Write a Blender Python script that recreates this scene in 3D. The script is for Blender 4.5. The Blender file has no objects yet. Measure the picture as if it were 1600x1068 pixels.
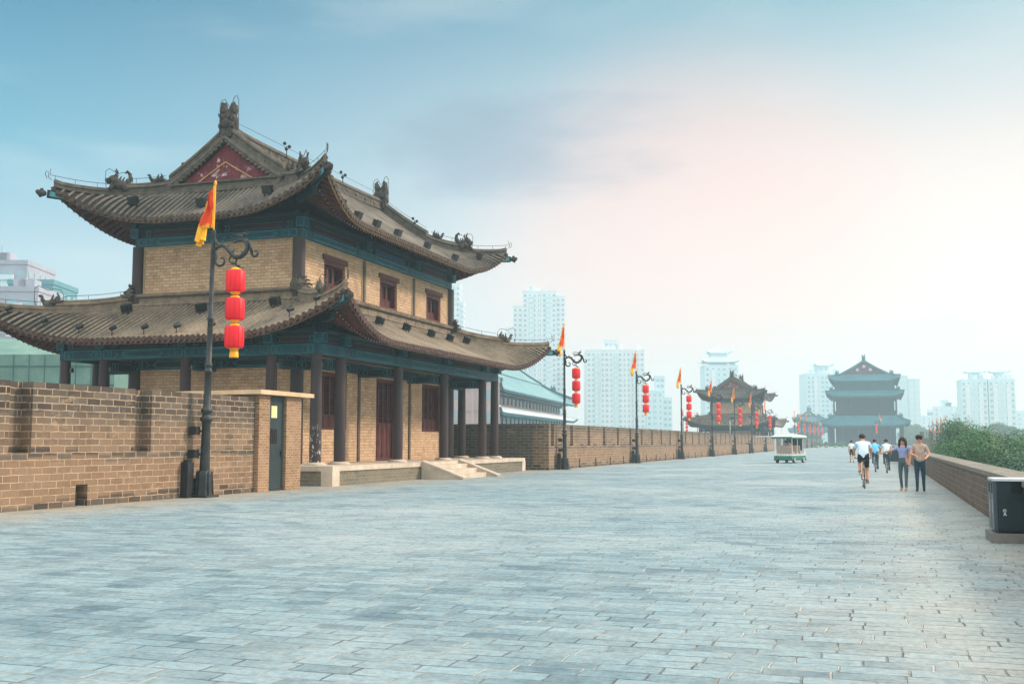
import bpy, math, random
from mathutils import Vector, Matrix
random.seed(7)
R = math.radians
scene = bpy.context.scene
col = scene.collection

# ------------------------------------------------------------ camera, sky, sun
CAM_H = 1.55
cam_d = bpy.data.cameras.new("camera"); cam = bpy.data.objects.new("camera", cam_d); col.objects.link(cam)
cam_d.sensor_width = 36; cam_d.lens = 38.25; cam_d.clip_start = .1; cam_d.clip_end = 6000
cam.location = (0, 0, CAM_H); cam.rotation_euler = (R(90 + 5.243), 0, R(18.554))
scene.camera = cam
SUN_EL, SUN_AZ = 33, 58          # azimuth clockwise from +Y (the road's direction)
HAZE_DENSITY = 0.0009
scene.view_settings.view_transform = 'Standard'
scene.view_settings.look = 'None'
scene.view_settings.gamma = 1
scene.view_settings.exposure = 0.50
scene.render.engine = 'CYCLES'
scene.cycles.use_denoising = True
scene.cycles.max_bounces = 6
scene.cycles.diffuse_bounces = 3
scene.cycles.glossy_bounces = 2
scene.cycles.transparent_max_bounces = 8
scene.cycles.volume_bounces = 4

def lin(h):
    h = h.lstrip('#'); o = []
    for i in (0, 2, 4):
        c = int(h[i:i+2], 16) / 255
        o.append(c / 12.92 if c <= .04045 else ((c + .055) / 1.055) ** 2.4)
    return (o[0], o[1], o[2], 1)

def make_world():
    w = bpy.data.worlds.new("World"); scene.world = w; w.use_nodes = True
    nt = w.node_tree; N = nt.nodes; L = nt.links; N.clear()
    out = N.new('ShaderNodeOutputWorld'); bg = N.new('ShaderNodeBackground')
    sky = N.new('ShaderNodeTexSky'); sky.sky_type = 'NISHITA'; sky.sun_disc = False
    sky.sun_elevation = R(SUN_EL); sky.sun_rotation = R(SUN_AZ); sky.air_density = 1.5; sky.dust_density = 3
    tc = N.new('ShaderNodeTexCoord')
    sep = N.new('ShaderNodeSeparateXYZ'); L.new(tc.outputs['Generated'], sep.inputs[0])
    def mr(inp, a, b, c=0, d=1, smooth=True):
        n = N.new('ShaderNodeMapRange'); n.interpolation_type = 'SMOOTHSTEP' if smooth else 'LINEAR'
        L.new(inp, n.inputs[0]); n.inputs[1].default_value = a; n.inputs[2].default_value = b
        n.inputs[3].default_value = c; n.inputs[4].default_value = d; return n.outputs[0]
    def ramp(inp, stops):
        n = N.new('ShaderNodeValToRGB'); L.new(inp, n.inputs[0]); cr = n.color_ramp
        while len(cr.elements) < len(stops): cr.elements.new(.5)
        for e, (p, c) in zip(cr.elements, stops): e.position = p; e.color = lin(c)
        return n.outputs[0]
    def mix(f, a, b):
        n = N.new('ShaderNodeMix'); n.data_type = 'RGBA'
        if isinstance(f, float): n.inputs[0].default_value = f
        else: L.new(f, n.inputs[0])
        for s, v in ((6, a), (7, b)):
            if isinstance(v, tuple): n.inputs[s].default_value = v
            else: L.new(v, n.inputs[s])
        return n.outputs[2]
    def math_(op, a, b):
        n = N.new('ShaderNodeMath'); n.operation = op
        for i, v in enumerate((a, b)):
            if isinstance(v, (int, float)): n.inputs[i].default_value = v
            else: L.new(v, n.inputs[i])
        return n.outputs[0]
    z = math_('MAXIMUM', sep.outputs[2], 0.0)
    el = math_('MULTIPLY', z, 1.0)
    left = ramp(el, [(0, SKY['l0']), (.14, SKY['l1']), (.25, SKY['l2']), (.37, SKY['l3']), (.48, SKY['l4']), (.70, SKY['zen'])])
    right = ramp(el, [(0, SKY['r0']), (.14, SKY['r1']), (.25, SKY['r2']), (.37, SKY['r3']), (.48, SKY['r4']), (.70, SKY['zen'])])
    side = mr(sep.outputs[0], -.78, .10)
    base = mix(side, left, right)
    # broad warm veil where the sun stands behind thin cloud
    dp = N.new('ShaderNodeVectorMath'); dp.operation = 'DOT_PRODUCT'
    L.new(tc.outputs['Generated'], dp.inputs[0]); g = Vector((-.150, .975, .155)).normalized(); dp.inputs[1].default_value = g
    glow = mr(dp.outputs['Value'], .972, .9995)
    # long thin cloud bands, stretched along the horizon
    mp = N.new('ShaderNodeMapping'); L.new(tc.outputs['Generated'], mp.inputs[0])
    mp.inputs['Scale'].default_value = (2.2, 2.2, 9.0); mp.inputs['Rotation'].default_value = (0, R(7), 0)
    nz = N.new('ShaderNodeTexNoise'); L.new(mp.outputs[0], nz.inputs[0]); nz.inputs['Scale'].default_value = 1.6
    nz.inputs['Detail'].default_value = 4; nz.inputs['Roughness'].default_value = .45; nz.inputs['Distortion'].default_value = .5
    pale = mr(nz.outputs[0], .50, .78)
    base = mix(math_('MULTIPLY', pale, .30), base, lin('DCE2E2'))
    base = mix(math_('MULTIPLY', glow, .50), base, lin(SKY['glow']))
    # a darker, bluish cloud bank left of the bright patch
    dc = N.new('ShaderNodeVectorMath'); dc.operation = 'DISTANCE'
    m2 = N.new('ShaderNodeMapping'); L.new(tc.outputs['Generated'], m2.inputs[0])
    m2.inputs['Scale'].default_value = (1, 1, 2.6)
    L.new(m2.outputs[0], dc.inputs[0]); dc.inputs[1].default_value = (-.30, .925, .262 * 2.6)
    n2 = N.new('ShaderNodeTexNoise'); L.new(mp.outputs[0], n2.inputs[0]); n2.inputs['Scale'].default_value = 2.6; n2.inputs['Detail'].default_value = 5
    dd = math_('ADD', dc.outputs['Value'], math_('MULTIPLY', math_('SUBTRACT', n2.outputs[0], .5), .35))
    bank = mr(dd, .16, .03)
    base = mix(math_('MULTIPLY', bank, .60), base, lin(SKY['bank']))
    base = mix(mr(sep.outputs[1], .15, -.3), base, lin(SKY['rear']))
    # the physical sky, shining through the cloud veil
    sc = N.new('ShaderNodeVectorMath'); sc.operation = 'SCALE'; L.new(sky.outputs[0], sc.inputs[0]); sc.inputs['Scale'].default_value = .08
    final = mix(.95, sc.outputs[0], base)
    # brightness by height: bright horizon, deeper band above it, bright overcast zenith
    gr = N.new('ShaderNodeFloatCurve'); L.new(z, gr.inputs['Value']); cv = gr.mapping.curves[0]; pts = SKY['bright']
    cv.points[0].location = pts[0]; cv.points[1].location = pts[-1]
    for p in pts[1:-1]: cv.points.new(*p)
    gr.mapping.update()
    L.new(final, bg.inputs[0]); # sky behind the viewer is raised to brighten walls facing the camera
    back = mr(sep.outputs[1], .25, -.55, 1.0, SKY['back'])
    L.new(math_('MULTIPLY', math_('MULTIPLY', gr.outputs[0], back), SKY['gain']), bg.inputs[1]); L.new(bg.outputs[0], out.inputs[0])

SKY = dict(back=1.75, zen='CCCFCE', rear='C6C8C8', l0='D8DEE2', l1='AAC4D0', l2='50A0BC', l3='007CA6', l4='00749E',
           r0='FFF3E4', r1='FBE6DA', r2='E4D6D0', r3='92BAC8', r4='68AAC2',
           glow='FFC8B8', bank='7C90A8', gain=2.05,
           bright=[(0, .44), (.08, .44), (.18, .45), (.30, .41), (.42, .36), (.60, .80), (1, 1.0)])
make_world()

sun_d = bpy.data.lights.new("sun", 'SUN'); sun = bpy.data.objects.new("sun", sun_d); col.objects.link(sun)
sun_d.energy = 3.0; sun_d.angle = R(10); sun_d.color = (1, .83, .70)
_sd = Vector((math.sin(R(SUN_AZ)) * math.cos(R(SUN_EL)), math.cos(R(SUN_AZ)) * math.cos(R(SUN_EL)), math.sin(R(SUN_EL))))
sun.rotation_euler = (-_sd).to_track_quat('-Z', 'Y').to_euler(); sun.location = (30, 10, 40)

# ------------------------------------------------------------ materials
def nmat(name):
    m = bpy.data.materials.new(name); m.use_nodes = True
    nt = m.node_tree; b = nt.nodes['Principled BSDF']; return m, nt, nt.nodes, nt.links, b

class NT:
    def __init__(s, name):
        s.m, s.nt, s.N, s.L, s.b = nmat(name)
        s.tc = s.N.new('ShaderNodeTexCoord')
    def noise(s, scale, detail=4, rough=.55, vec=None, dist=0):
        n = s.N.new('ShaderNodeTexNoise'); n.inputs['Scale'].default_value = scale; n.inputs['Detail'].default_value = detail
        n.inputs['Roughness'].default_value = rough; n.inputs['Distortion'].default_value = dist
        s.L.new(vec or s.tc.outputs['Object'], n.inputs['Vector']); return n.outputs[0]
    def mr(s, inp, a, b, c=0, d=1):
        n = s.N.new('ShaderNodeMapRange'); s.L.new(inp, n.inputs[0])
        for i, v in enumerate((a, b, c, d)): n.inputs[i+1].default_value = v
        return n.outputs[0]
    def mix(s, f, a, b, mode='MIX'):
        n = s.N.new('ShaderNodeMix'); n.data_type = 'RGBA'; n.blend_type = mode
        if isinstance(f, (float, int)): n.inputs[0].default_value = f
        else: s.L.new(f, n.inputs[0])
        for k, v in ((6, a), (7, b)):
            if isinstance(v, tuple): n.inputs[k].default_value = v
            else: s.L.new(v, n.inputs[k])
        return n.outputs[2]
    def math(s, op, a, b=0.0):
        n = s.N.new('ShaderNodeMath'); n.operation = op
        for i, v in enumerate((a, b)):
            if isinstance(v, (int, float)): n.inputs[i].default_value = v
            else: s.L.new(v, n.inputs[i])
        return n.outputs[0]
    def mapping(s, scale, src='Object', rot=(0, 0, 0)):
        n = s.N.new('ShaderNodeMapping'); s.L.new(s.tc.outputs[src], n.inputs[0]); n.inputs['Scale'].default_value = scale
        n.inputs['Rotation'].default_value = rot; return n.outputs[0]
    def bump(s, h, strength=.4, dist=.01):
        n = s.N.new('ShaderNodeBump'); n.inputs['Strength'].default_value = strength; n.inputs['Distance'].default_value = dist
        s.L.new(h, n.inputs['Height']); s.L.new(n.outputs[0], s.b.inputs['Normal'])
    def done(s, c, rough=.8, metal=0.0, spec=.3):
        if isinstance(c, tuple): s.b.inputs['Base Color'].default_value = c
        else: s.L.new(c, s.b.inputs['Base Color'])
        if isinstance(rough, float): s.b.inputs['Roughness'].default_value = rough
        else: s.L.new(rough, s.b.inputs['Roughness'])
        s.b.inputs['Metallic'].default_value = metal
        s.b.inputs['Specular IOR Level'].default_value = spec
        return s.m

def plain(name, c1, c2, scale=3, rough=.75, bump=.15, metal=0.0, spec=.3, stretch=(1, 1, 1), lo=.35, hi=.7):
    s = NT(name); v = s.mapping(stretch)
    n = s.noise(scale, 6, .6, v); f = s.noise(scale * 9, 3, .6, v)
    c = s.mix(s.mr(n, lo, hi), lin(c1), lin(c2))
    c = s.mix(s.mr(f, .3, .75, 0, .35), c, s.mix(.5, c, lin(c1), 'MULTIPLY'))
    if bump: s.bump(f, bump, .02)
    return s.done(c, rough, metal, spec)

def brick(name, c1, c2, c3, mortar, bw, bh, ms, bumpd=.012, bands=None, mort_vis=.85, rough=.9, nscale=1.0, rough_edges=.019, stain=.5):
    s = NT(name)
    # wander the courses a little so edges are uneven
    nz = s.N.new('ShaderNodeTexNoise'); nz.inputs['Scale'].default_value = 5; nz.inputs['Detail'].default_value = 3
    s.L.new(s.tc.outputs['UV'], nz.inputs['Vector'])
    va = s.N.new('ShaderNodeVectorMath'); va.operation = 'MULTIPLY_ADD'
    s.L.new(nz.outputs['Color'], va.inputs[0]); va.inputs[1].default_value = (rough_edges * 2,) * 3
    s.L.new(s.tc.outputs['UV'], va.inputs[2])
    b = s.N.new('ShaderNodeTexBrick'); s.L.new(va.outputs[0], b.inputs['Vector'])
    b.inputs['Scale'].default_value = 1; b.inputs['Brick Width'].default_value = bw; b.inputs['Row Height'].default_value = bh
    b.inputs['Mortar Size'].default_value = ms; b.inputs['Mortar Smooth'].default_value = .25; b.inputs['Bias'].default_value = 0
    b.inputs['Color1'].default_value = (0, 0, 0, 1); b.inputs['Color2'].default_value = (1, 1, 1, 1); b.inputs['Mortar'].default_value = (.5, .5, .5, 1)
    big = s.noise(.35 * nscale, 5, .6); mid = s.noise(2.2 * nscale, 5, .65); fine = s.noise(22, 4, .7)
    c = s.mix(b.outputs['Color'], lin(c1), lin(c2))
    c = s.mix(s.mr(s.math('ADD', s.math('MULTIPLY', big, .6), s.math('MULTIPLY', mid, .4)), .42, .62, 0, stain + .25), c, lin(c3))
    if bands:
        sp = s.N.new('ShaderNodeSeparateXYZ'); s.L.new(s.tc.outputs['UV'], sp.inputs[0])
        v = s.math('ADD', sp.outputs[1], s.math('MULTIPLY', s.math('SUBTRACT', b.outputs['Color'], .5), bands.get('jit', .3)))
        for (z0, z1, cc, amt) in bands['list']:
            f = s.math('MULTIPLY', s.mr(v, z0 - .03, z0 + .03), s.mr(v, z1 + .03, z1 - .03))
            f = s.math('MULTIPLY', f, s.mr(mid, .3, .6, amt * .75, amt))
            c = s.mix(f, c, s.mix(b.outputs['Color'], lin(cc), s.mix(.35, lin(cc), (.3, .26, .2, 1))))
    grime = s.noise(1.1 * nscale, 6, .7, s.mapping((1, 1, .6)))
    c = s.mix(s.mr(grime, .50, .72, 0, .55), c, s.mix(1.0, c, (.50, .47, .44, 1), 'MULTIPLY'))
    c = s.mix(s.mr(fine, .35, .75, .3, 0), c, s.mix(1.0, c, (.55, .52, .5, 1), 'MULTIPLY'))
    salt = s.noise(.9, 7, .72, s.mapping((1, 1, 1.8)))
    c = s.mix(s.mr(salt, .60, .70, 0, .45), c, lin(mortar))
    mf = s.math('MULTIPLY', b.outputs['Fac'], s.mr(s.noise(3.1, 5, .7), .34, .58, mort_vis * .25, mort_vis))
    c = s.mix(mf, c, lin(mortar))
    h = s.math('ADD', s.math('MULTIPLY', s.math('SUBTRACT', 1.0, b.outputs['Fac']), .8), s.math('MULTIPLY', fine, .5))
    h = s.math('ADD', h, s.math('MULTIPLY', b.outputs['Color'], .25))
    s.bump(h, .8, bumpd)
    return s.done(c, rough, 0.0, .2)

def pavement_mat():
    s = NT('worn_grey_paving_brick')
    nz = s.N.new('ShaderNodeTexNoise'); nz.inputs['Scale'].default_value = 3.5; nz.inputs['Detail'].default_value = 4
    s.L.new(s.tc.outputs['Object'], nz.inputs['Vector'])
    va = s.N.new('ShaderNodeVectorMath'); va.operation = 'MULTIPLY_ADD'
    s.L.new(nz.outputs['Color'], va.inputs[0]); va.inputs[1].default_value = (.05, .05, 0)
    s.L.new(s.tc.outputs['Object'], va.inputs[2])
    # every course starts at its own random offset, as relaid paving does
    sx = s.N.new('ShaderNodeSeparateXYZ'); s.L.new(va.outputs[0], sx.inputs[0])
    wn = s.N.new('ShaderNodeTexWhiteNoise'); wn.noise_dimensions = '1D'; s.L.new(s.math('FLOOR', s.math('DIVIDE', sx.outputs[1], .225)), wn.inputs['W'])
    cx_ = s.N.new('ShaderNodeCombineXYZ'); s.L.new(s.math('ADD', sx.outputs[0], s.math('MULTIPLY', wn.outputs[0], 7.3)), cx_.inputs[0]); s.L.new(sx.outputs[1], cx_.inputs[1])
    b = s.N.new('ShaderNodeTexBrick'); s.L.new(cx_.outputs[0], b.inputs['Vector'])
    b.inputs['Scale'].default_value = 1; b.inputs['Brick Width'].default_value = .46; b.inputs['Row Height'].default_value = .225
    b.inputs['Mortar Size'].default_value = .011; b.inputs['Mortar Smooth'].default_value = .6; b.offset_frequency = 2; b.offset = 0.0
    b.squash = 1.0
    b.inputs['Color1'].default_value = (0, 0, 0, 1); b.inputs['Color2'].default_value = (1, 1, 1, 1); b.inputs['Mortar'].default_value = (.5, .5, .5, 1)
    big = s.noise(.16, 6, .62); mid = s.noise(1.1, 6, .65); fine = s.noise(14, 5, .7); grit = s.noise(70, 2, .6)
    c = s.mix(b.outputs['Color'], lin(PV['a']), lin(PV['b']))
    c = s.mix(s.mr(mid, .38, .70, 0, .75), c, lin(PV['c']))
    c = s.mix(s.mr(big, .45, .66, 0, .7), c, lin(PV['d']))
    # dust along both parapets
    sp = s.N.new('ShaderNodeSeparateXYZ'); s.L.new(s.tc.outputs['Object'], sp.inputs[0])
    dust = s.math('ADD', s.mr(sp.outputs[0], -14.8, -18.0), s.mr(sp.outputs[0], -1.5, 2.2, 0, .7))
    dust = s.math('MULTIPLY', dust, s.mr(s.noise(.7, 5, .6), .3, .62, .1, .9))
    c = s.mix(dust, c, lin('B5A48C'))
    c = s.mix(s.mr(fine, .40, .68, 0, .85), c, s.mix(1.0, c, (.60, .62, .64, 1), 'MULTIPLY'))
    c = s.mix(s.mr(s.noise(5.5, 5, .7), .50, .70, 0, .6), c, s.mix(1.0, c, (.66, .66, .64, 1), 'MULTIPLY'))
    c = s.mix(s.mr(grit, .62, .8, 0, .35), c, lin('3F474A'))
    mort = s.math('MULTIPLY', b.outputs['Fac'], s.mr(s.noise(2.1, 5, .65), .36, .58, .30, .95))
    c = s.mix(mort, c, s.mix(s.mr(s.noise(1.7, 5, .6), .46, .60), lin('4A4942'), lin('C4BCAA')))
    # spalled bricks: dark holes in a few places
    m2 = s.mapping((1.3, 4.2, 1)); pit = s.noise(.9, 5, .7, m2)
    pits = s.mr(pit, .69, .71)
    c = s.mix(pits, c, lin('6B6253'))
    # fine chips along the joints
    m3 = s.mapping((1.6, 8, 1)); chip = s.mr(s.noise(1.6, 6, .75, m3), .58, .66)
    c = s.mix(s.math('MULTIPLY', chip, s.mr(b.outputs['Fac'], 0, .4, .15, .8)), c, lin('54544E'))
    h = s.math('ADD', s.math('MULTIPLY', s.math('SUBTRACT', 1.0, b.outputs['Fac']), .5), s.math('MULTIPLY', fine, .45))
    h = s.math('ADD', h, s.math('MULTIPLY', b.outputs['Color'], .5))
    h = s.math('SUBTRACT', h, s.math('MULTIPLY', pits, 1.2)); h = s.math('ADD', h, s.math('MULTIPLY', mid, .8))
    s.bump(h, 1.0, .028)
    return s.done(c, s.mr(fine, .3, .7, .5, .8), 0.0, .5)

PV = dict(a='4E6A74', b='869EA4', c='92A6A8', d='ABB3B0')
M = {}
M['pave'] = pavement_mat()
_dk = '5E5850'
M['wall'] = brick('weathered_rampart_brick', '5E5246', '8A745E', '947A62', 'BEA284', .48, .165, .015,
    bands=dict(jit=.22, list=[(2.2, 9, '453D37', .97), (1.98, 2.2, '5C5044', .6), (1.16, 1.32, '433C36', .95), (-.2, .19, '403A35', .92), (.22, 1.12, '967354', .40)]))
M['wall_grey'] = brick('grey_and_shade_toned_brick', '524E46', '645E52', '6E6554', 'A79C86', .48, .165, .011,
    bands=dict(jit=.3, list=[(2.1, 9, '45423C', .8), (1.16, 1.32, '3F3B37', .9)]))
M['low_wall'] = brick('brown_parapet_brick', '5E5248', '74645A', '807062', '8E8072', .46, .155, .012, stain=.4)
M['cap'] = brick('pale_brick_coping', '78736A', '8E887C', '847C70', '625D54', .24, 1.0, .006, stain=.3)
M['facade'] = brick('tan_facade_brick', 'BE9C7A', 'DEBE9A', 'D2B08C', '866C56', .32, .13, .013, stain=.3, nscale=1.6, bumpd=.02, rough_edges=.008)
M['pier'] = brick('orange_tan_rough_brick', '86684E', 'A88666', 'B08E6E', 'C2A688', .24, .085, .012, stain=.35, bumpd=.02, rough_edges=.02)
M['plinth'] = brick('grey_plinth_brick', '6A665C', '827A68', '8A7E66', '9A9484', .42, .13, .010, stain=.4)
M['stone'] = plain('pale_dressed_stone', 'B7A793', 'D6C7B4', 1.6, .8, .2)
M['cement'] = plain('cream_cement', 'C9A983', 'E0C4A0', 2, .85, .2)
M['concrete'] = plain('grey_concrete', '6F6C68', '8B8781', 4, .9, .3)
def tile_mat(name, c1, c2, c3):
    s = NT(name)
    sp = s.N.new('ShaderNodeSeparateXYZ'); s.L.new(s.tc.outputs['UV'], sp.inputs[0])
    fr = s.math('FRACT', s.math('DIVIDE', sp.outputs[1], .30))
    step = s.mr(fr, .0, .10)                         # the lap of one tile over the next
    cell = s.N.new('ShaderNodeTexWhiteNoise'); cell.noise_dimensions = '2D'
    cb = s.N.new('ShaderNodeCombineXYZ')
    s.L.new(s.math('FLOOR', s.math('DIVIDE', sp.outputs[0], .22)), cb.inputs[0])
    s.L.new(s.math('FLOOR', s.math('DIVIDE', sp.outputs[1], .30)), cb.inputs[1]); s.L.new(cb.outputs[0], cell.inputs['Vector'])
    big = s.noise(.55, 6, .6); fine = s.noise(11, 5, .65)
    c = s.mix(s.math('MULTIPLY', cell.outputs[0], .8), lin(c1), lin(c2))
    c = s.mix(s.mr(big, .38, .64), c, lin(c3))
    c = s.mix(s.mr(fine, .42, .72, 0, .6), c, s.mix(1.0, c, (.45, .44, .42, 1), 'MULTIPLY'))
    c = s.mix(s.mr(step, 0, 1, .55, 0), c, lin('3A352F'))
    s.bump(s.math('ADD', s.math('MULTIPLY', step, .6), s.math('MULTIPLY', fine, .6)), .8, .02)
    return s.done(c, .9, 0.0, .2)
M['tile_tan'] = tile_mat('dusty_tan_roof_tile', '62584C', '8A7D6A', '988975')
M['tile_grey'] = tile_mat('weathered_grey_roof_tile', '46413B', '6E675C', '7C7468')
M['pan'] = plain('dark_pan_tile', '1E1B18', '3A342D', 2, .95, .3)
M['ridge_grey'] = plain('carved_grey_ridge_brick', '46423C', '72695C', 3.5, .9, .5, lo=.3, hi=.75)
M['ridge_tan'] = plain('carved_tan_ridge_brick', '6C6052', '95846E', 3, .9, .5)
M['beast'] = plain('dark_grey_glazed_clay', '2A2824', '57514A', 6, .85, .6)
M['drip'] = plain('brown_clay_eave_tile', '352B25', '6C5C4E', 7, .9, .3)
M['drip_red'] = plain('reddish_brown_eave_tile', '3C2B26', '6C5448', 7, .9, .3)
M['soffit'] = plain('dark_red_soffit_board', '3A1F1D', '5A2E2A', 3, .8, .1)
M['rafter'] = plain('brown_red_rafter', '54302A', '7A4A40', 5, .8, .1)
M['rafter_end'] = plain('white_rafter_dot', 'D8D4CC', 'F0ECE4', 5, .7, 0)
M['gold'] = plain('ochre_fascia_board', '9A7440', 'C29A5C', 2, .7, .1)
M['brown'] = plain('brown_fascia_board', '5C4438', '7C6454', 2, .8, .1)
M['teal'] = plain('teal_painted_timber', '043C4A', '085866', 1.5, .55, .05)
M['teal_dark'] = plain('dark_teal_painted_timber', '041E26', '082C34', 1.5, .6, .05)
M['teal_line'] = plain('pale_aqua_paint_line', '2C7C84', '56989A', 4, .6, 0)
M['blue'] = plain('blue_painted_panel', '123F66', '1D5C86', 2, .6, .05)
M['panel_red'] = plain('dark_red_frieze_panel', '32121A', '4A1C22', 2, .7, .05)
M['column'] = plain('dark_maroon_lacquer_column', '2E2122', '45302E', 1.2, .5, .1, stretch=(1, 1, .3), spec=.4)
def peeled():
    s = NT('peeling_maroon_lacquer_column'); v = s.mapping((1, 1, .5)); n = s.noise(9, 6, .7, v)
    sp = s.N.new('ShaderNodeSeparateXYZ'); s.L.new(s.tc.outputs['Object'], sp.inputs[0])
    f = s.math('MULTIPLY', s.mr(n, .56, .60), s.mr(sp.outputs[2], 2.3, 1.1))
    c = s.mix(s.noise(1.2), lin('2A2022'), lin('403230')); c = s.mix(f, c, lin('D9D0C4')); s.bump(n, .3, .01)
    return s.done(c, .55, 0.0, .4)
M['column_peeled'] = peeled()
M['joinery'] = plain('red_brown_window_joinery', '4E211E', '6E332D', 2.5, .6, .1)
M['unlit_dark'] = plain('unlit_room_dark_paint', '1E1414', '2C1C1B', 2, .7, 0)  # dark tone painted for the unlit inside of windows and openings
def gable():
    s = NT('maroon_gable_board_with_peeling_paint'); n = s.noise(1.6, 7, .72); d = s.noise(.9, 2, .5)
    st = s.noise(6, 4, .6, s.mapping((1, 1, .15)))
    c = s.mix(s.mr(st, .35, .7), lin('5A2026'), lin('74303A'))
    f = s.math('MULTIPLY', s.mr(n, .56, .61), s.mr(d, .42, .58)); c = s.mix(f, c, lin('D8CCC8'))
    s.bump(n, .2, .01); return s.done(c, .75, 0.0, .3)
M['gable'] = gable()
M['trim'] = plain('pale_wall_trim', '9C8C72', 'B9A686', 2, .85, .1)
M['post'] = plain('grey_brown_pilaster', '54483F', '6E6054', 2, .8, .1)
M['iron'] = plain('grey_green_cast_iron', '222526', '3C403F', 5, .5, .3, metal=.3, spec=.5)
M['black'] = plain('black_fixture_metal', '1C1E1F', '2E302F', 5, .5, .1, metal=.3, spec=.5)
M['wire'] = plain('dark_conductor_wire', '3A3632', '57504A', 5, .7, 0)
M['door'] = plain('green_grey_steel_door', '1A2A2C', '2C3E3E', 1.2, .55, .15, metal=.2, spec=.5)
M['note'] = plain('yellow_paper_notice', 'E8D79A', 'F2E4B4', 1, .8, 0)
M['lantern'] = plain('bright_red_lantern_cloth', 'E6081C', 'FF1226', .8, .5, .05, spec=.4)
M['lantern_rib'] = plain('deep_red_lantern_rib', 'A8101C', 'C81424', 3, .6, 0)
M['lantern_gold'] = plain('golden_yellow_lantern_trim', 'F0A010', 'FFC828', 2, .5, .05)
M['flag_red'] = plain('orange_red_flag_cloth', 'E02A12', 'F06A14', 1.6, .7, .2)
M['flag_gold'] = plain('yellow_flag_fringe', 'F0A414', 'FFD030', 3, .7, .2)
M['bin'] = plain('dark_green_grey_bin_steel', '12262A', '1E3438', 1.5, .35, .05, metal=.2, spec=.5)
M['bin_side'] = plain('slate_grey_bin_side', '36444C', '4A5A62', 1.5, .4, .05, metal=.2, spec=.5)
M['bin_top'] = plain('pale_grey_bin_lid', 'B8BEC0', 'D0D4D4', 1.5, .4, .05, spec=.5)
M['white'] = plain('off_white_paint', 'D8DCDC', 'ECEEEE', 2, .5, .03)
M['skin'] = plain('skin', 'C49478', 'D4A68A', 6, .6, .03)
M['hair'] = plain('dark_brown_hair', '1C1512', '3A2A22', 18, .55, .3)
M['shirt_blue'] = plain('pale_blue_cotton_shirt', 'C0D4E2', 'DCE8F0', 2, .85, .2)
M['shirt_sky'] = plain('bright_sky_blue_shirt', '5AB6E8', '7CCAF0', 2, .85, .2)
M['shirt_white'] = plain('white_cotton_shirt', 'E4E8EA', 'F4F4F4', 2, .85, .2)
M['top_lilac'] = plain('lilac_grey_top', '8490B8', 'A2A8C6', 2, .85, .2)
M['shirt_beige'] = plain('beige_check_shirt', '9C8A7C', 'C8AFA0', 9, .85, .2)
M['jeans'] = plain('dark_blue_denim', '16323F', '24485A', 6, .85, .2)
M['jeans_grey'] = plain('grey_green_denim', '3C5258', '56696C', 6, .85, .2)
M['hat'] = plain('dark_olive_cloth_hat', '2C2A22', '444034', 4, .85, .2)
M['shorts'] = plain('black_cotton_shorts', '15161A', '24262A', 3, .85, .2)
M['shoe'] = plain('tan_leather_shoe', '8C6C56', 'A8866C', 3, .6, .1)
M['rubber'] = plain('black_rubber', '141414', '222222', 3, .8, .1)
M['frame_orange'] = plain('ochre_bicycle_frame_paint', 'C88A3C', 'D8A050', 2, .4, 0, spec=.5)
M['cart_green'] = plain('green_cart_paint', '0C6A50', '14805F', 2, .35, .02, spec=.5)
M['glass'] = plain('dark_window_glass', '2C3C46', '4A606C', 1, .15, 0, spec=.6)
M['far_glass'] = plain('haze_pale_window_glass', '8AA6B0', 'A4BAC2', .05, .3, 0, spec=.5)
M['far_white'] = plain('haze_pale_white_render', 'E0E6E8', 'ECF0F0', .05, .8, 0)  # haze put into the colour: city walls and windows painted paler
M['far_pale'] = plain('haze_pale_blue_render', 'CCE2E6', 'DCECEE', .04, .8, 0)
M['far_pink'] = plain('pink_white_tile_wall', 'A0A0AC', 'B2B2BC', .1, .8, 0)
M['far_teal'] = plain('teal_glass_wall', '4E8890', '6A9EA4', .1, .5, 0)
M['far_yellow'] = plain('yellow_painted_wall', 'C8A838', 'DCC050', .2, .8, 0)
M['net'] = plain('green_scaffold_netting', '5C7E74', '7A988A', .35, .9, .3)
M['net_seam'] = plain('dark_green_net_seam', '40645C', '4E726A', 1, .9, 0)
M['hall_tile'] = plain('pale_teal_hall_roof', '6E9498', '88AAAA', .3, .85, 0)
M['far_tile'] = plain('haze_teal_hall_tile', '2A6670', '40808A', .3, .85, .1)  # cyan haze tint painted into the far tiles and timber
M['far_wood'] = plain('haze_teal_timber_wall', '061E28', '0E303C', .4, .8, 0)
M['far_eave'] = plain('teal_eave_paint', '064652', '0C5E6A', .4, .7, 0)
M['far_gable'] = plain('faded_red_gable', '5A3040', '6C4050', .4, .8, 0)
M['far_gable_white'] = plain('white_peeled_gable', 'A89A98', 'D8D0CC', .8, .8, 0)
M['far_cream'] = plain('cream_hall_wall', 'BCA4A4', 'CCB8B4', .2, .8, 0)
M['earth'] = plain('city_ground', '55604E', '7A7C70', .02, .95, .1)
M['bark'] = plain('grey_brown_bark', '4A4036', '6A5E50', 6, .9, .5)
def leaf(name, a, b_, c_):
    s = NT(name); oi = s.N.new('ShaderNodeObjectInfo'); n = s.noise(.55, 4, .6); f = s.noise(6, 2, .5)
    c = s.mix(s.mr(n, .35, .65), lin(a), lin(b_)); c = s.mix(s.mr(f, .4, .7, 0, .6), c, lin(c_))
    c = s.mix(s.math('MULTIPLY', oi.outputs['Random'], .35), c, lin(a)); s.b.inputs['Subsurface Weight'].default_value = 0
    return s.done(c, .6, 0.0, .3)
M['leaf'] = leaf('green_tree_leaf', '1E4A20', '386A2A', '5E9038')
M['leaf_dark'] = leaf('dark_green_tree_leaf', '183E22', '2A5A34', '3E743C')

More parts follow.
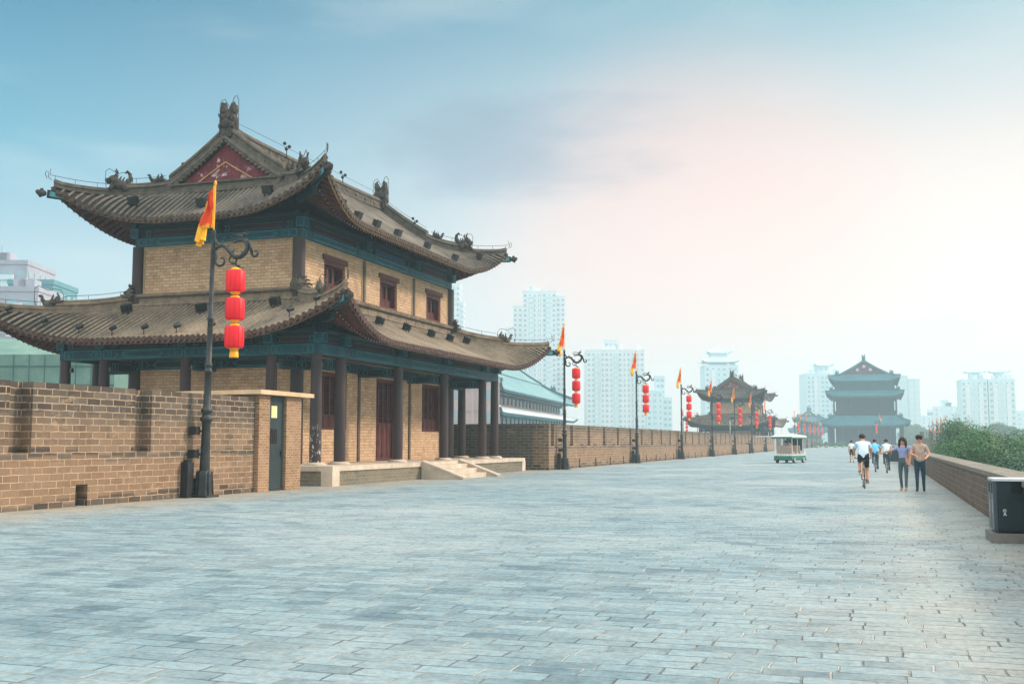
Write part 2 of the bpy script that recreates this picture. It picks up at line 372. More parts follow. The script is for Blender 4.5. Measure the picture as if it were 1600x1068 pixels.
# ------------------------------------------------------------ mesh builder
class MB:
    def __init__(s): s.v = []; s.f = []; s.m = []; s.sm = []; s.uv = []
    def add(s, vs, fs, m=0, smooth=False, uvs=None):
        k = len(s.v); s.v += [tuple(p) for p in vs]
        for i, f in enumerate(fs):
            s.f.append(tuple(k + j for j in f)); s.m.append(m); s.sm.append(smooth)
            s.uv.append([uvs[j] for j in f] if uvs else None)
    def quad(s, a, b, c, d, m=0, uvs=None): s.add([a, b, c, d], [(0, 1, 2, 3)], m, False, uvs)
    def box(s, x0, x1, y0, y1, z0, z1, m=0):
        v = [(x, y, z) for z in (z0, z1) for y in (y0, y1) for x in (x0, x1)]
        s.add(v, [(0, 2, 3, 1), (4, 5, 7, 6), (0, 1, 5, 4), (2, 6, 7, 3), (0, 4, 6, 2), (1, 3, 7, 5)], m)
    def obox(s, c, ax, ay, az, m=0):
        c = Vector(c); ax, ay, az = Vector(ax), Vector(ay), Vector(az)
        v = [c + ax * i + ay * j + az * k for k in (-1, 1) for j in (-1, 1) for i in (-1, 1)]
        s.add(v, [(0, 2, 3, 1), (4, 5, 7, 6), (0, 1, 5, 4), (2, 6, 7, 3), (0, 4, 6, 2), (1, 3, 7, 5)], m)
    def bar(s, p, q, w, h, m=0, up=(0, 0, 1)):
        p, q = Vector(p), Vector(q); d = q - p; L = d.length
        if L < 1e-6: return
        d /= L; sd = d.cross(Vector(up))
        if sd.length < 1e-4: sd = Vector((1, 0, 0))
        sd.normalize(); u = sd.cross(d)
        s.obox((p + q) / 2, sd * w / 2, d * L / 2, u * h / 2, m)
    def tube(s, path, rad, n=8, m=0, caps=True, flat=1.0):
        P = [Vector(p) for p in path]; k = len(P)
        if not isinstance(rad, (list, tuple)): rad = [rad] * k
        rings = []; prev = None
        for i in range(k):
            d = (P[min(i + 1, k - 1)] - P[max(i - 1, 0)]).normalized()
            if prev is None:
                a = d.cross(Vector((0, 0, 1)))
                if a.length < .05: a = d.cross(Vector((1, 0, 0)))
            else: a = prev - d * prev.dot(d)
            a.normalize(); b = d.cross(a); prev = a
            rings.append([P[i] + (a * math.cos(t) + b * math.sin(t) * flat) * rad[i] for t in (2 * math.pi * j / n for j in range(n))])
        vs = [p for r in rings for p in r]
        fs = [(i * n + j, (i + 1) * n + j, (i + 1) * n + (j + 1) % n, i * n + (j + 1) % n) for i in range(k - 1) for j in range(n)]
        s.add(vs, fs, m, True)
        if caps: s.add(rings[0], [tuple(range(n))], m); s.add(rings[-1], [tuple(reversed(range(n)))], m)
    def lathe(s, c, prof, n=16, m=0, smooth=True):
        c = Vector(c); vs = [c + Vector((r * math.cos(2 * math.pi * j / n), r * math.sin(2 * math.pi * j / n), z)) for r, z in prof for j in range(n)]
        k = len(prof); fs = [(i * n + j, i * n + (j + 1) % n, (i + 1) * n + (j + 1) % n, (i + 1) * n + j) for i in range(k - 1) for j in range(n)]
        s.add(vs, fs, m, smooth)
        s.add(vs[:n], [tuple(reversed(range(n)))], m); s.add(vs[-n:], [tuple(range(n))], m)
    def ball(s, c, r, m=0, nu=10, nv=6, rot=None):
        c = Vector(c); r = Vector(r) if not isinstance(r, (int, float)) else Vector((r, r, r))
        vs = []
        for i in range(nv + 1):
            t = math.pi * i / nv
            for j in range(nu):
                p = 2 * math.pi * j / nu; q = Vector((r.x * math.sin(t) * math.cos(p), r.y * math.sin(t) * math.sin(p), r.z * math.cos(t)))
                if rot: q = rot @ q
                vs.append(c + q)
        fs = [(i * nu + j, (i + 1) * nu + j, (i + 1) * nu + (j + 1) % nu, i * nu + (j + 1) % nu) for i in range(nv) for j in range(nu)]
        s.add(vs, fs, m, True)
    def sweep(s, path, prof, m=0, closed=False, caps=True, upz=True, smooth=False):
        """prof: [(side, up)] closed outline; side is horizontal right of travel"""
        P = [Vector(p) for p in path]; k = len(P); n = len(prof); vs = []
        for i in range(k):
            if closed: a, b = P[(i - 1) % k], P[(i + 1) % k]
            else: a, b = P[max(i - 1, 0)], P[min(i + 1, k - 1)]
            d1 = (P[i] - a) if (closed or i > 0) else (b - P[i]); d2 = (b - P[i]) if (closed or i < k - 1) else d1
            d1 = Vector((d1.x, d1.y, 0)).normalized(); d2 = Vector((d2.x, d2.y, 0)).normalized()
            s1 = Vector((d1.y, -d1.x, 0)); s2 = Vector((d2.y, -d2.x, 0)); sd = (s1 + s2); sd.normalize()
            sc = 1 / max(.4, sd.dot(s1))
            for (u, v) in prof: vs.append(P[i] + sd * u * sc + Vector((0, 0, v)))
        fs = []
        for i in range(k if closed else k - 1):
            i2 = (i + 1) % k
            for j in range(n): fs.append((i * n + j, i2 * n + j, i2 * n + (j + 1) % n, i * n + (j + 1) % n))
        s.add(vs, fs, m, smooth)
        if caps and not closed: s.add(vs[:n], [tuple(range(n))], m); s.add(vs[-n:], [tuple(reversed(range(n)))], m)
    def prism(s, pts, org, ux, uy, uz, th, m=0):
        """2-D outline pts in (ux, uy) at org, thickness th along uz (centred)"""
        org, ux, uy, uz = Vector(org), Vector(ux), Vector(uy), Vector(uz); n = len(pts)
        A = [org + ux * a + uy * b - uz * th / 2 for a, b in pts]; B = [p + uz * th for p in A]
        s.add(A + B, [tuple(reversed(range(n))), tuple(range(n, 2 * n))] + [(i, (i + 1) % n, n + (i + 1) % n, n + i) for i in range(n)], m)
    def build(s, name, mats, parent=None, label=None, cat=None, group=None, kind=None, loc=None):
        me = bpy.data.meshes.new(name); me.from_pydata(s.v, [], s.f)
        if not isinstance(mats, (list, tuple)): mats = [mats]
        for m in mats: me.materials.append(m)
        me.polygons.foreach_set('material_index', s.m); me.polygons.foreach_set('use_smooth', s.sm)
        uvl = me.uv_layers.new(name='UVMap').data; flat = [0.0] * (2 * len(me.loops)); V = s.v
        for p, uv in zip(me.polygons, s.uv):
            if uv:
                for k, li in enumerate(p.loop_indices): flat[2 * li], flat[2 * li + 1] = uv[k]
            else:
                nx, ny, nz = abs(p.normal.x), abs(p.normal.y), abs(p.normal.z)
                for li, vi in zip(p.loop_indices, p.vertices):
                    x, y, z = V[vi]
                    flat[2 * li], flat[2 * li + 1] = ((x, y) if nz > .75 else ((y, z) if nx >= ny else (x, z)))
        uvl.foreach_set('uv', flat)
        me.update()
        o = bpy.data.objects.new(name, me); col.objects.link(o)
        if parent: o.parent = parent
        if loc: o.location = loc
        return tag(o, label, cat, group, kind)

def tag(o, label=None, cat=None, group=None, kind=None):
    if label: o['label'] = label
    if cat: o['category'] = cat
    if group: o['group'] = group
    if kind: o['kind'] = kind
    return o
def empty(name, loc, rz=0, label=None, cat=None, group=None):
    o = bpy.data.objects.new(name, None); col.objects.link(o); o.location = loc; o.rotation_euler = (0, 0, rz)
    o.empty_display_size = .3
    return tag(o, label, cat, group)
KIDS = {}
def kids(o): return [c for c in bpy.data.objects if c.parent == o]
def copy_tree(o, parent=None, cache=None):
    c = o.copy(); col.objects.link(c)
    if parent: c.parent = parent
    for ch in kids(o): copy_tree(ch, c)
    return c
def ang(u): return Vector((math.cos(u), math.sin(u), 0))

# ------------------------------------------------------------ wall with recesses
def relief(mb, axis, face, out, ub, zb, depth, m=0):
    """wall face: ub, zb breakpoints along the wall and in height; depth(i, j) = how far the cell is set back"""
    def P(u, z, d):
        a = face - out * d
        return (a, u, z) if axis == 'x' else (u, a, z)
    nu, nz = len(ub) - 1, len(zb) - 1
    D = [[depth(i, j) for j in range(nz)] for i in range(nu)]
    def q(a, b, c, d, flip): mb.quad(*([a, b, c, d] if not flip else [d, c, b, a]), m=m)
    fl = (axis == 'x') == (out < 0)
    for i in range(nu):
        for j in range(nz):
            if D[i][j] is None: continue
            d = D[i][j]; q(P(ub[i], zb[j], d), P(ub[i+1], zb[j], d), P(ub[i+1], zb[j+1], d), P(ub[i], zb[j+1], d), fl)
            if i + 1 < nu and D[i+1][j] is not None and D[i+1][j] != d:
                e = D[i+1][j]; mb.quad(P(ub[i+1], zb[j], d), P(ub[i+1], zb[j], e), P(ub[i+1], zb[j+1], e), P(ub[i+1], zb[j+1], d), m)
            if j + 1 < nz and D[i][j+1] is not None and D[i][j+1] != d:
                e = D[i][j+1]; mb.quad(P(ub[i], zb[j+1], d), P(ub[i+1], zb[j+1], d), P(ub[i+1], zb[j+1], e), P(ub[i], zb[j+1], e), m)

def parapet(name, x, y0, y1, h, niches, drains, thick, mat, label, z0=0.0, nw=.7, dw=.42, nd=.34, cat='wall', bot=1.29, out=1):
    mb = MB(); ub = {y0, y1}
    for c in niches: ub |= {c - nw / 2, c + nw / 2}
    for c in drains: ub |= {c - dw / 2, c + dw / 2}
    ub = sorted(ub); zb = [z0, .52, bot, h]
    def dep(i, j):
        c = (ub[i] + ub[i+1]) / 2
        if j == 2 and any(abs(c - n) < nw / 2 for n in niches): return nd
        if j == 0 and any(abs(c - n) < dw / 2 for n in drains): return .6
        return 0.0
    relief(mb, 'x', x, out, ub, zb, dep)
    xb = x - out * thick; a, b = min(x, xb), max(x, xb)
    mb.quad((xb, y0, z0), (xb, y0, h), (xb, y1, h), (xb, y1, z0))
    # top: step round the niches
    for i in range(len(ub) - 1):
        d = dep(i, 2); xx = x - out * d
        mb.quad((xx, ub[i], h), (xb, ub[i], h), (xb, ub[i+1], h), (xx, ub[i+1], h))
    mb.quad((x, y0, z0), (xb, y0, z0), (xb, y0, h), (x, y0, h)); mb.quad((x, y1, z0), (xb, y1, z0), (xb, y1, h), (x, y1, h))
    return mb.build(name, mat, label=label, cat=cat)

# ------------------------------------------------------------ curved Chinese roofs
class Skirt:
    """ring roof from the inner rectangle a x b (half sizes) out to the eave A x B, corners lifted and drawn out"""
    def __init__(s, a, b, A, B, zt, ze, lift, E, Rc, k=.25): s.a, s.b, s.A, s.B, s.zt, s.ze, s.lift, s.E, s.Rc, s.k = a, b, A, B, zt, ze, lift, E, Rc, k
    def dims(s, side): return (s.a, s.A, s.b, s.B) if side % 2 == 0 else (s.b, s.B, s.a, s.A)
    def pt(s, side, t, q, dz=0.0):
        a, A, b, B = s.dims(side); hb = b + (B - b) * q
        c = max(0.0, min(1.0, 1 - (hb - abs(t)) / s.Rc)); w = c * c * max(q, 0)
        n = a + (A - a) * q + s.E * w; tt = t + math.copysign(s.E * w, t)
        z = s.zt - (s.zt - s.ze) * ((1 + s.k) * q - s.k * q * q) + s.lift * (c ** 2.4) * (max(q, 0) ** 1.4) + dz
        return [Vector((n, tt, z)), Vector((-tt, n, z)), Vector((-n, -tt, z)), Vector((tt, -n, z))][side]
    def q0(s, side, t):
        a, A, b, B = s.dims(side); return max(0.0, (abs(t) - b) / (B - b))
    def L(s, side): a, A, b, B = s.dims(side); return math.hypot(A - a, s.zt - s.ze)
    def hip(s, ix, iy, q, dz=0.0):
        p = s.pt(0, s.dims(0)[2] + (s.B - s.b) * q, q, dz); return Vector((p.x * ix, p.y * iy, p.z))
SIDE_T = [Vector((0, 1, 0)), Vector((-1, 0, 0)), Vector((0, -1, 0)), Vector((1, 0, 0))]

def tile_roof(mb, S, w=.235, n=8, m_tile=0, m_pan=1, m_drip=2, sides=(0, 1, 2, 3), rr=.068, under=.13, detail=True):
    for side in sides:
        a, A, b, B = S.dims(side); L = S.L(side); N = int(round(2 * B / w)); ts = [-B + 2 * B * i / N for i in range(N + 1)]
        T = SIDE_T[side]; cols_ = []
        for t in ts:
            q0 = min(S.q0(side, t), .999); cols_.append([(S.pt(side, t, q0 + (1 - q0) * j / n), q0 + (1 - q0) * j / n) for j in range(n + 1)])
        for i in range(N):
            for j in range(n):
                A1, B1, C1, D1 = cols_[i][j], cols_[i+1][j], cols_[i+1][j+1], cols_[i][j+1]
                mb.add([A1[0], B1[0], C1[0], D1[0]], [(0, 3, 2, 1)], m_pan, False, [(ts[i], A1[1] * L), (ts[i+1], B1[1] * L), (ts[i+1], C1[1] * L), (ts[i], D1[1] * L)])
        # underside board
        for i in range(0, N):
            for j in range(0, n, 2):
                A1, B1, C1, D1 = cols_[i][j], cols_[i+1][j], cols_[i+1][min(j+2, n)], cols_[i][min(j+2, n)]
                z = Vector((0, 0, -under)); mb.add([A1[0] + z, B1[0] + z, C1[0] + z, D1[0] + z], [(0, 1, 2, 3)], 3)
        # tubes
        K = 5
        for i in range(N):
            t = (ts[i] + ts[i+1]) / 2; q0 = S.q0(side, t)
            if q0 > .985: continue
            vs = []; uv = []
            for j in range(n + 1):
                q = q0 + (1 - q0) * j / n; p = S.pt(side, t, q, .01)
                for k in range(K):
                    an = math.pi * k / (K - 1); vs.append(p + T * math.cos(an) * rr + Vector((0, 0, math.sin(an) * rr * 1.15))); uv.append((t + .0001, q * L))
            fs = [(j * K + k, (j + 1) * K + k, (j + 1) * K + k + 1, j * K + k + 1) for j in range(n) for k in range(K - 1)]
            mb.add(vs, fs, m_tile, True, uv)
            if detail:
                e = S.pt(side, t, 1.0, .015); o = (e - S.pt(side, t, .93, .015)); o.z = 0; o.normalize(); up = Vector((0, 0, 1))
                r2 = rr * 1.38; ring = [e + o * .03 + T * math.cos(x) * r2 + up * math.sin(x) * r2 for x in (2 * math.pi * k / 8 for k in range(8))]
                back = [p - o * .07 for p in ring]
                mb.add(ring + back, [tuple(range(8))] + [(k, 8 + k, 8 + (k + 1) % 8, (k + 1) % 8) for k in range(8)], m_drip)
                t2 = ts[i + 1]
                if abs(t2) < B - .02:
                    e = S.pt(side, t2, 1.0, -.02); hw = w * .36
                    ps = [e + o * .02 + T * u + up * v for u, v in ((-hw, .03), (hw, .03), (hw, -.05), (hw * .5, -.13), (0, -.17), (-hw * .5, -.13), (-hw, -.05))]
                    mb.add(ps + [p - o * .025 for p in ps], [tuple(range(7)), tuple(reversed(range(7, 14)))] + [(k, 7 + k, 7 + (k + 1) % 7, (k + 1) % 7) for k in range(7)], m_drip)

def eave_board(mb, S, side, m=0, q=.985, z0=-.20, z1=-.10, th=.05, n=60, tmax=.985):
    a, A, b, B = S.dims(side); prev = None
    for i in range(n + 1):
        t = -B * tmax + 2 * B * tmax * i / n
        p = S.pt(side, t, q); o = Vector(((1, 0, -1, 0)[side], (0, 1, 0, -1)[side], 0))
        ring = [p + Vector((0, 0, z0)) - o * th, p + Vector((0, 0, z0)), p + Vector((0, 0, z1)), p + Vector((0, 0, z1)) - o * th]
        if prev: mb.add(prev + ring, [(k, (k + 1) % 4, 4 + (k + 1) % 4, 4 + k) for k in range(4)], m)
        prev = ring

def rafters(mb, S, sides=(0, 1, 2, 3), w=.26, m=0, m_end=1, detail=True):
    up = Vector((0, 0, 1))
    for side in sides:
        a, A, b, B = S.dims(side); N = int(round(2 * B / w)); T = SIDE_T[side]
        for i in range(N):
            t = -B + 2 * B * (i + .5) / N; q0 = S.q0(side, t)
            if q0 > .93: continue
            q1 = max(q0, .50); p0, p1 = S.pt(side, t, q1, -.19), S.pt(side, t, .955, -.19)
            mb.bar(p0, p1, .10, .10, m)
            q2 = max(q0, .08); qe = .73
            if q2 < qe - .05:
                p0, p1 = S.pt(side, t, q2, -.31), S.pt(side, t, qe, -.31)
                mb.tube([p0, p1], .058, 6, m, True)
                o = (p1 - p0).normalized(); cx = p1 + o * .008
                ring = [cx + T * math.cos(x) * .036 + up * math.sin(x) * .036 for x in (2 * math.pi * k / 8 for k in range(8))]
                mb.add(ring, [tuple(range(8))], m_end)

RIDGE_PROF = [(-.17, 0), (.17, 0), (.17, .07), (.12, .09), (.12, .30), (.17, .33), (.17, .38), (.10, .44), (-.10, .44), (-.17, .38), (-.17, .33), (-.12, .30), (-.12, .09), (-.17, .07)]
def scaled(prof, a, b): return [(x * a, z * b) for x, z in prof]

def beast(mb, c, f, s=1.0, kind='crouch', m=0, seed=0):
    """small clay roof beast at c looking along f"""
    rnd = random.Random(seed); c = Vector(c); f = Vector((f[0], f[1], 0)).normalized(); sd = Vector((f.y, -f.x, 0)); up = Vector((0, 0, 1))
    rot = Matrix((f, -sd, up)).transposed()
    def B(u, v, w, r): mb.ball(c + f * u * s + sd * v * s + up * w * s, Vector(r) * s, m, 9, 6, rot)
    def C(pts, r0, r1):
        n = len(pts); mb.tube([c + f * u * s + sd * v * s + up * w * s for u, v, w in pts], [(r0 + (r1 - r0) * i / (n - 1)) * s for i in range(n)], 6, m)
    if kind == 'chiwen':        # big two-horned ridge-end dragon: body, open jaw biting the ridge, curled tail and fin
        mb.prism([(-.34, 0), (.36, 0), (.40, .25), (.33, .50), (.38, .68), (.34, .95), (.30, 1.22), (.22, 1.26), (.16, 1.02), (.05, .86), (-.06, .90), (-.14, 1.05), (-.20, 1.18), (-.30, 1.16), (-.33, .92), (-.28, .72), (-.36, .50), (-.34, .28)], c, sd * s, up * s, f, .34 * s, m)
        for (u, v, w, r) in ((.12, 0, .30, (.26, .30, .26)), (.16, .12, .55, (.18, .16, .2)), (.16, -.14, .52, (.18, .15, .2)), (-.14, .1, .45, (.2, .2, .24)), (0, .02, .72, (.22, .2, .16)), (.2, .28, .2, (.12, .12, .14)), (.2, -.26, .22, (.12, .12, .14))): B(u, v, w, r)
        for sg in (-1, 1):
            C([(.1, .24 * sg, .8), (.06, .27 * sg, 1.0), (.0, .24 * sg, 1.16), (-.04, .2 * sg, 1.28)], .13, .04)
            C([(.22, .2 * sg, .45), (.34, .26 * sg, .58), (.30, .34 * sg, .72)], .06, .02)
        for i in range(9): B(rnd.uniform(-.2, .25), rnd.uniform(-.32, .32), rnd.uniform(.1, .9), (.08, .08, .09))
    elif kind == 'face':        # corner mask clinging to the ridge end: curled mane round a snout
        B(0, 0, .25, (.22, .26, .28)); B(.2, 0, .15, (.16, .15, .13)); B(.28, 0, .22, (.08, .12, .07))
        for i in range(9):
            an = -.4 + i * .45; C([(0, .22 * math.cos(an), .28 + .22 * math.sin(an)), (-.06, .36 * math.cos(an), .28 + .36 * math.sin(an)), (.04, .42 * math.cos(an + .25), .28 + .42 * math.sin(an + .25))], .08, .03)
        for sg in (-1, 1): B(.18, .12 * sg, .36, (.06, .06, .06))
    elif kind == 'bird':        # wings raised, head up, on the thin end of the hip ridge
        B(0, 0, .18, (.26, .13, .16)); C([(.16, 0, .2), (.26, 0, .34), (.28, 0, .46)], .10, .06); B(.32, 0, .48, (.10, .06, .06))
        for sg in (-1, 1):
            for k in range(4): C([(-.02 - .06 * k, .1 * sg, .22), (-.10 - .1 * k, .16 * sg, .38 - .03 * k), (-.14 - .13 * k, .18 * sg, .56 - .07 * k)], .07, .02)
        for k in range(3): C([(-.2, 0, .2), (-.36, .04 * (k - 1), .34 + .08 * k), (-.38 + .05 * k, .06 * (k - 1), .52 + .07 * k)], .08, .025)
    else:                       # crouching lion-dragon with curled tail and horns
        B(0, 0, .2, (.30, .17, .2)); B(.2, 0, .36, (.18, .16, .18)); B(.36, 0, .34, (.12, .10, .09)); B(.33, 0, .25, (.10, .08, .05))
        for sg in (-1, 1):
            C([(.16, .08 * sg, .48), (.08, .12 * sg, .62), (.14, .14 * sg, .74)], .055, .018)
            C([(.24, .13 * sg, .2), (.3, .14 * sg, .05), (.38, .14 * sg, 0)], .07, .06)
            B(-.16, .13 * sg, .12, (.15, .08, .14))
        C([(-.22, 0, .25), (-.36, 0, .42), (-.34, 0, .62), (-.24, 0, .72), (-.18, 0, .64)], .10, .03)
        for k in range(4): C([(.1 - .1 * k, 0, .42 - .03 * k), (.04 - .1 * k, 0, .56 - .03 * k)], .05, .015)
        for i in range(5): B(rnd.uniform(-.2, .2), rnd.uniform(-.14, .14), rnd.uniform(.2, .42), (.07, .07, .07))

def floodlight(parent, p, f, s=1.0, tilt=.5, spot=False, label=None):
    mb = MB(); p = Vector(p); f = Vector((f[0], f[1], 0)).normalized(); sd = Vector((f.y, -f.x, 0)); up = Vector((0, 0, 1))
    if spot:
        mb.tube([p - up * .05, p + up * .30 * s], .022 * s, 6); c = p + up * .34 * s; a = (f * .9 + up * .35).normalized()
        mb.tube([c - a * .16 * s, c - a * .10 * s, c + a * .12 * s, c + a * .17 * s], [.05 * s, .10 * s, .12 * s, .135 * s], 10)
        mb.tube([c - sd * .13 * s, c + sd * .13 * s], .016 * s, 5)
    else:
        for sg in (-1, 1): mb.bar(p + sd * .14 * sg * s - up * .04, p + sd * .16 * sg * s + up * .24 * s, .03 * s, .05 * s)
        mb.bar(p - sd * .2 * s, p + sd * .2 * s, .04 * s, .03 * s)
        a = (f * math.cos(tilt) + up * math.sin(tilt)); b = up * math.cos(tilt) - f * math.sin(tilt); c = p + up * .26 * s
        mb.obox(c, sd * .19 * s, a * .10 * s, b * .15 * s)
        mb.obox(c + a * .13 * s, sd * .21 * s, a * .03 * s, b * .17 * s)
        for k in range(5): mb.obox(c - a * .12 * s + b * (.05 * k - .1) * s, sd * .15 * s, a * .04 * s, b * .008 * s)
    return mb.build('spotlight' if spot else 'floodlight', M['black'], parent, label)

# ------------------------------------------------------------ painted beams
def lines(mb, o, ux, uz, nrm, segs, w=.016, m=1, off=.006):
    o, ux, uz, nrm = Vector(o), Vector(ux), Vector(uz), Vector(nrm)
    for (a, b, c, d) in segs:
        p = o + ux * a + uz * b + nrm * off; q = o + ux * c + uz * d + nrm * off; dd = (q - p)
        if dd.length < 1e-5: continue
        dd.normalize(); sd = nrm.cross(dd) * w / 2; mb.add([p - sd, q - sd, q + sd, p + sd], [(0, 1, 2, 3)], m)
def painted(mb, o, ux, L, h, nrm, m=1):
    uz = Vector((0, 0, 1)); g = .035; S = [(g, g, L - g, g), (g, h - g, L - g, h - g), (g, g, g, h - g), (L - g, g, L - g, h - g)]
    if L > 1.0:
        e = min(.42, L * .16)
        for x0, sg in ((0, 1), (L, -1)):
            X = lambda v: x0 + sg * v
            S += [(X(e), g, X(e), h - g), (X(e * .85), g, X(e * .85), h - g), (X(e * .42), g, X(e * .7), h / 2), (X(e * .7), h / 2, X(e * .42), h - g),
                  (X(e * .3), g, X(e * .05 + g), h / 2), (X(e * .05 + g), h / 2, X(e * .3), h - g),
                  (X(e * 1.3), g * 1.6, X(e * 1.75), h / 2), (X(e * 1.75), h / 2, X(e * 1.3), h - g * 1.6)]
        a, b = e * 2.2, L - e * 2.2; k = h * .45
        if b - a > .8:
            for gg in (.0, .045):
                A, B_ = a + gg, b - gg; y0, y1 = g * 1.6 + gg, h - g * 1.6 - gg
                S += [(A + k, y0, B_ - k, y0), (A + k, y1, B_ - k, y1), (A, h / 2, A + k, y0), (A, h / 2, A + k, y1), (B_, h / 2, B_ - k, y0), (B_, h / 2, B_ - k, y1)]
    lines(mb, o, ux, uz, nrm, S, m=m)

def rect_ring(mb, hx, hy, th, z0, z1, m=0):
    """hollow rectangle of bars, outer half sizes hx, hy"""
    mb.box(-hx, hx, -hy, -hy + th, z0, z1, m); mb.box(-hx, hx, hy - th, hy, z0, z1, m)
    mb.box(-hx, -hx + th, -hy + th, hy - th, z0, z1, m); mb.box(hx - th, hx, -hy + th, hy - th, z0, z1, m)

def lattice(root, X, yc, w, z0, z1, name='window', door=False, label=None):
    """joinery set in a wall face at X (looking +X): frame, leaves with lattice over solid panels, dark panel standing for the unlit room"""
    f = MB(); y0, y1 = yc - w / 2, yc + w / 2; d0, d1 = X - .26, X - .14
    f.box(d0, X + .0, y0, y0 + .09, z0, z1); f.box(d0, X + .0, y1 - .09, y1, z0, z1); f.box(d0, X + .0, y0 + .09, y1 - .09, z1 - .10, z1)
    f.box(d0, X + .0, y0 + .09, y1 - .09, z0, z0 + .07)
    fr = f.build(name, M['joinery'], root, label)
    g = MB(); g.box(d0 - .12, d0 - .08, y0 + .05, y1 - .05, z0 + .05, z1 - .05); g.build('dark_room_panel', M['unlit_dark'], fr)
    n = 4 if w > 1.8 else 2; lw = (w - .18) / n
    h = z1 - z0; split = z0 + (h * (.46 if door else .27))
    for i in range(n):
        a = y0 + .09 + lw * i; b = a + lw; l = MB(); s = .055; t0, t1 = d0 + .01, d1 - .02
        l.box(t0, t1, a + .004, a + s, z0 + .07, z1 - .10); l.box(t0, t1, b - s, b - .004, z0 + .07, z1 - .10)
        l.box(t0, t1, a + s, b - s, z1 - .10 - s, z1 - .10); l.box(t0, t1, a + s, b - s, z0 + .07, z0 + .07 + s)
        l.box(t0, t1, a + s, b - s, split - s, split); l.box(t0 + .02, t1 - .03, a + s, b - s, z0 + .07 + s, split - s)
        l.box(t1 - .028, t1 - .012, a + s + .06, b - s - .06, z0 + .07 + s + .06, split - s - .06)
        # upper lattice: verticals and three bands of paired bars
        za, zb = split, z1 - .10 - s
        for k in (1, 2): yy = a + s + (lw - 2 * s) * k / 3; l.box(t0 + .03, t0 + .05, yy - .010, yy + .010, za, zb)
        for q in (.12, .20, .47, .55, .82, .90): zz = za + (zb - za) * q; l.box(t0 + .052, t0 + .068, a + s, b - s, zz - .010, zz + .010)
        l.build('window_leaf' if not door else 'door_leaf', M['joinery'], fr)
    return fr

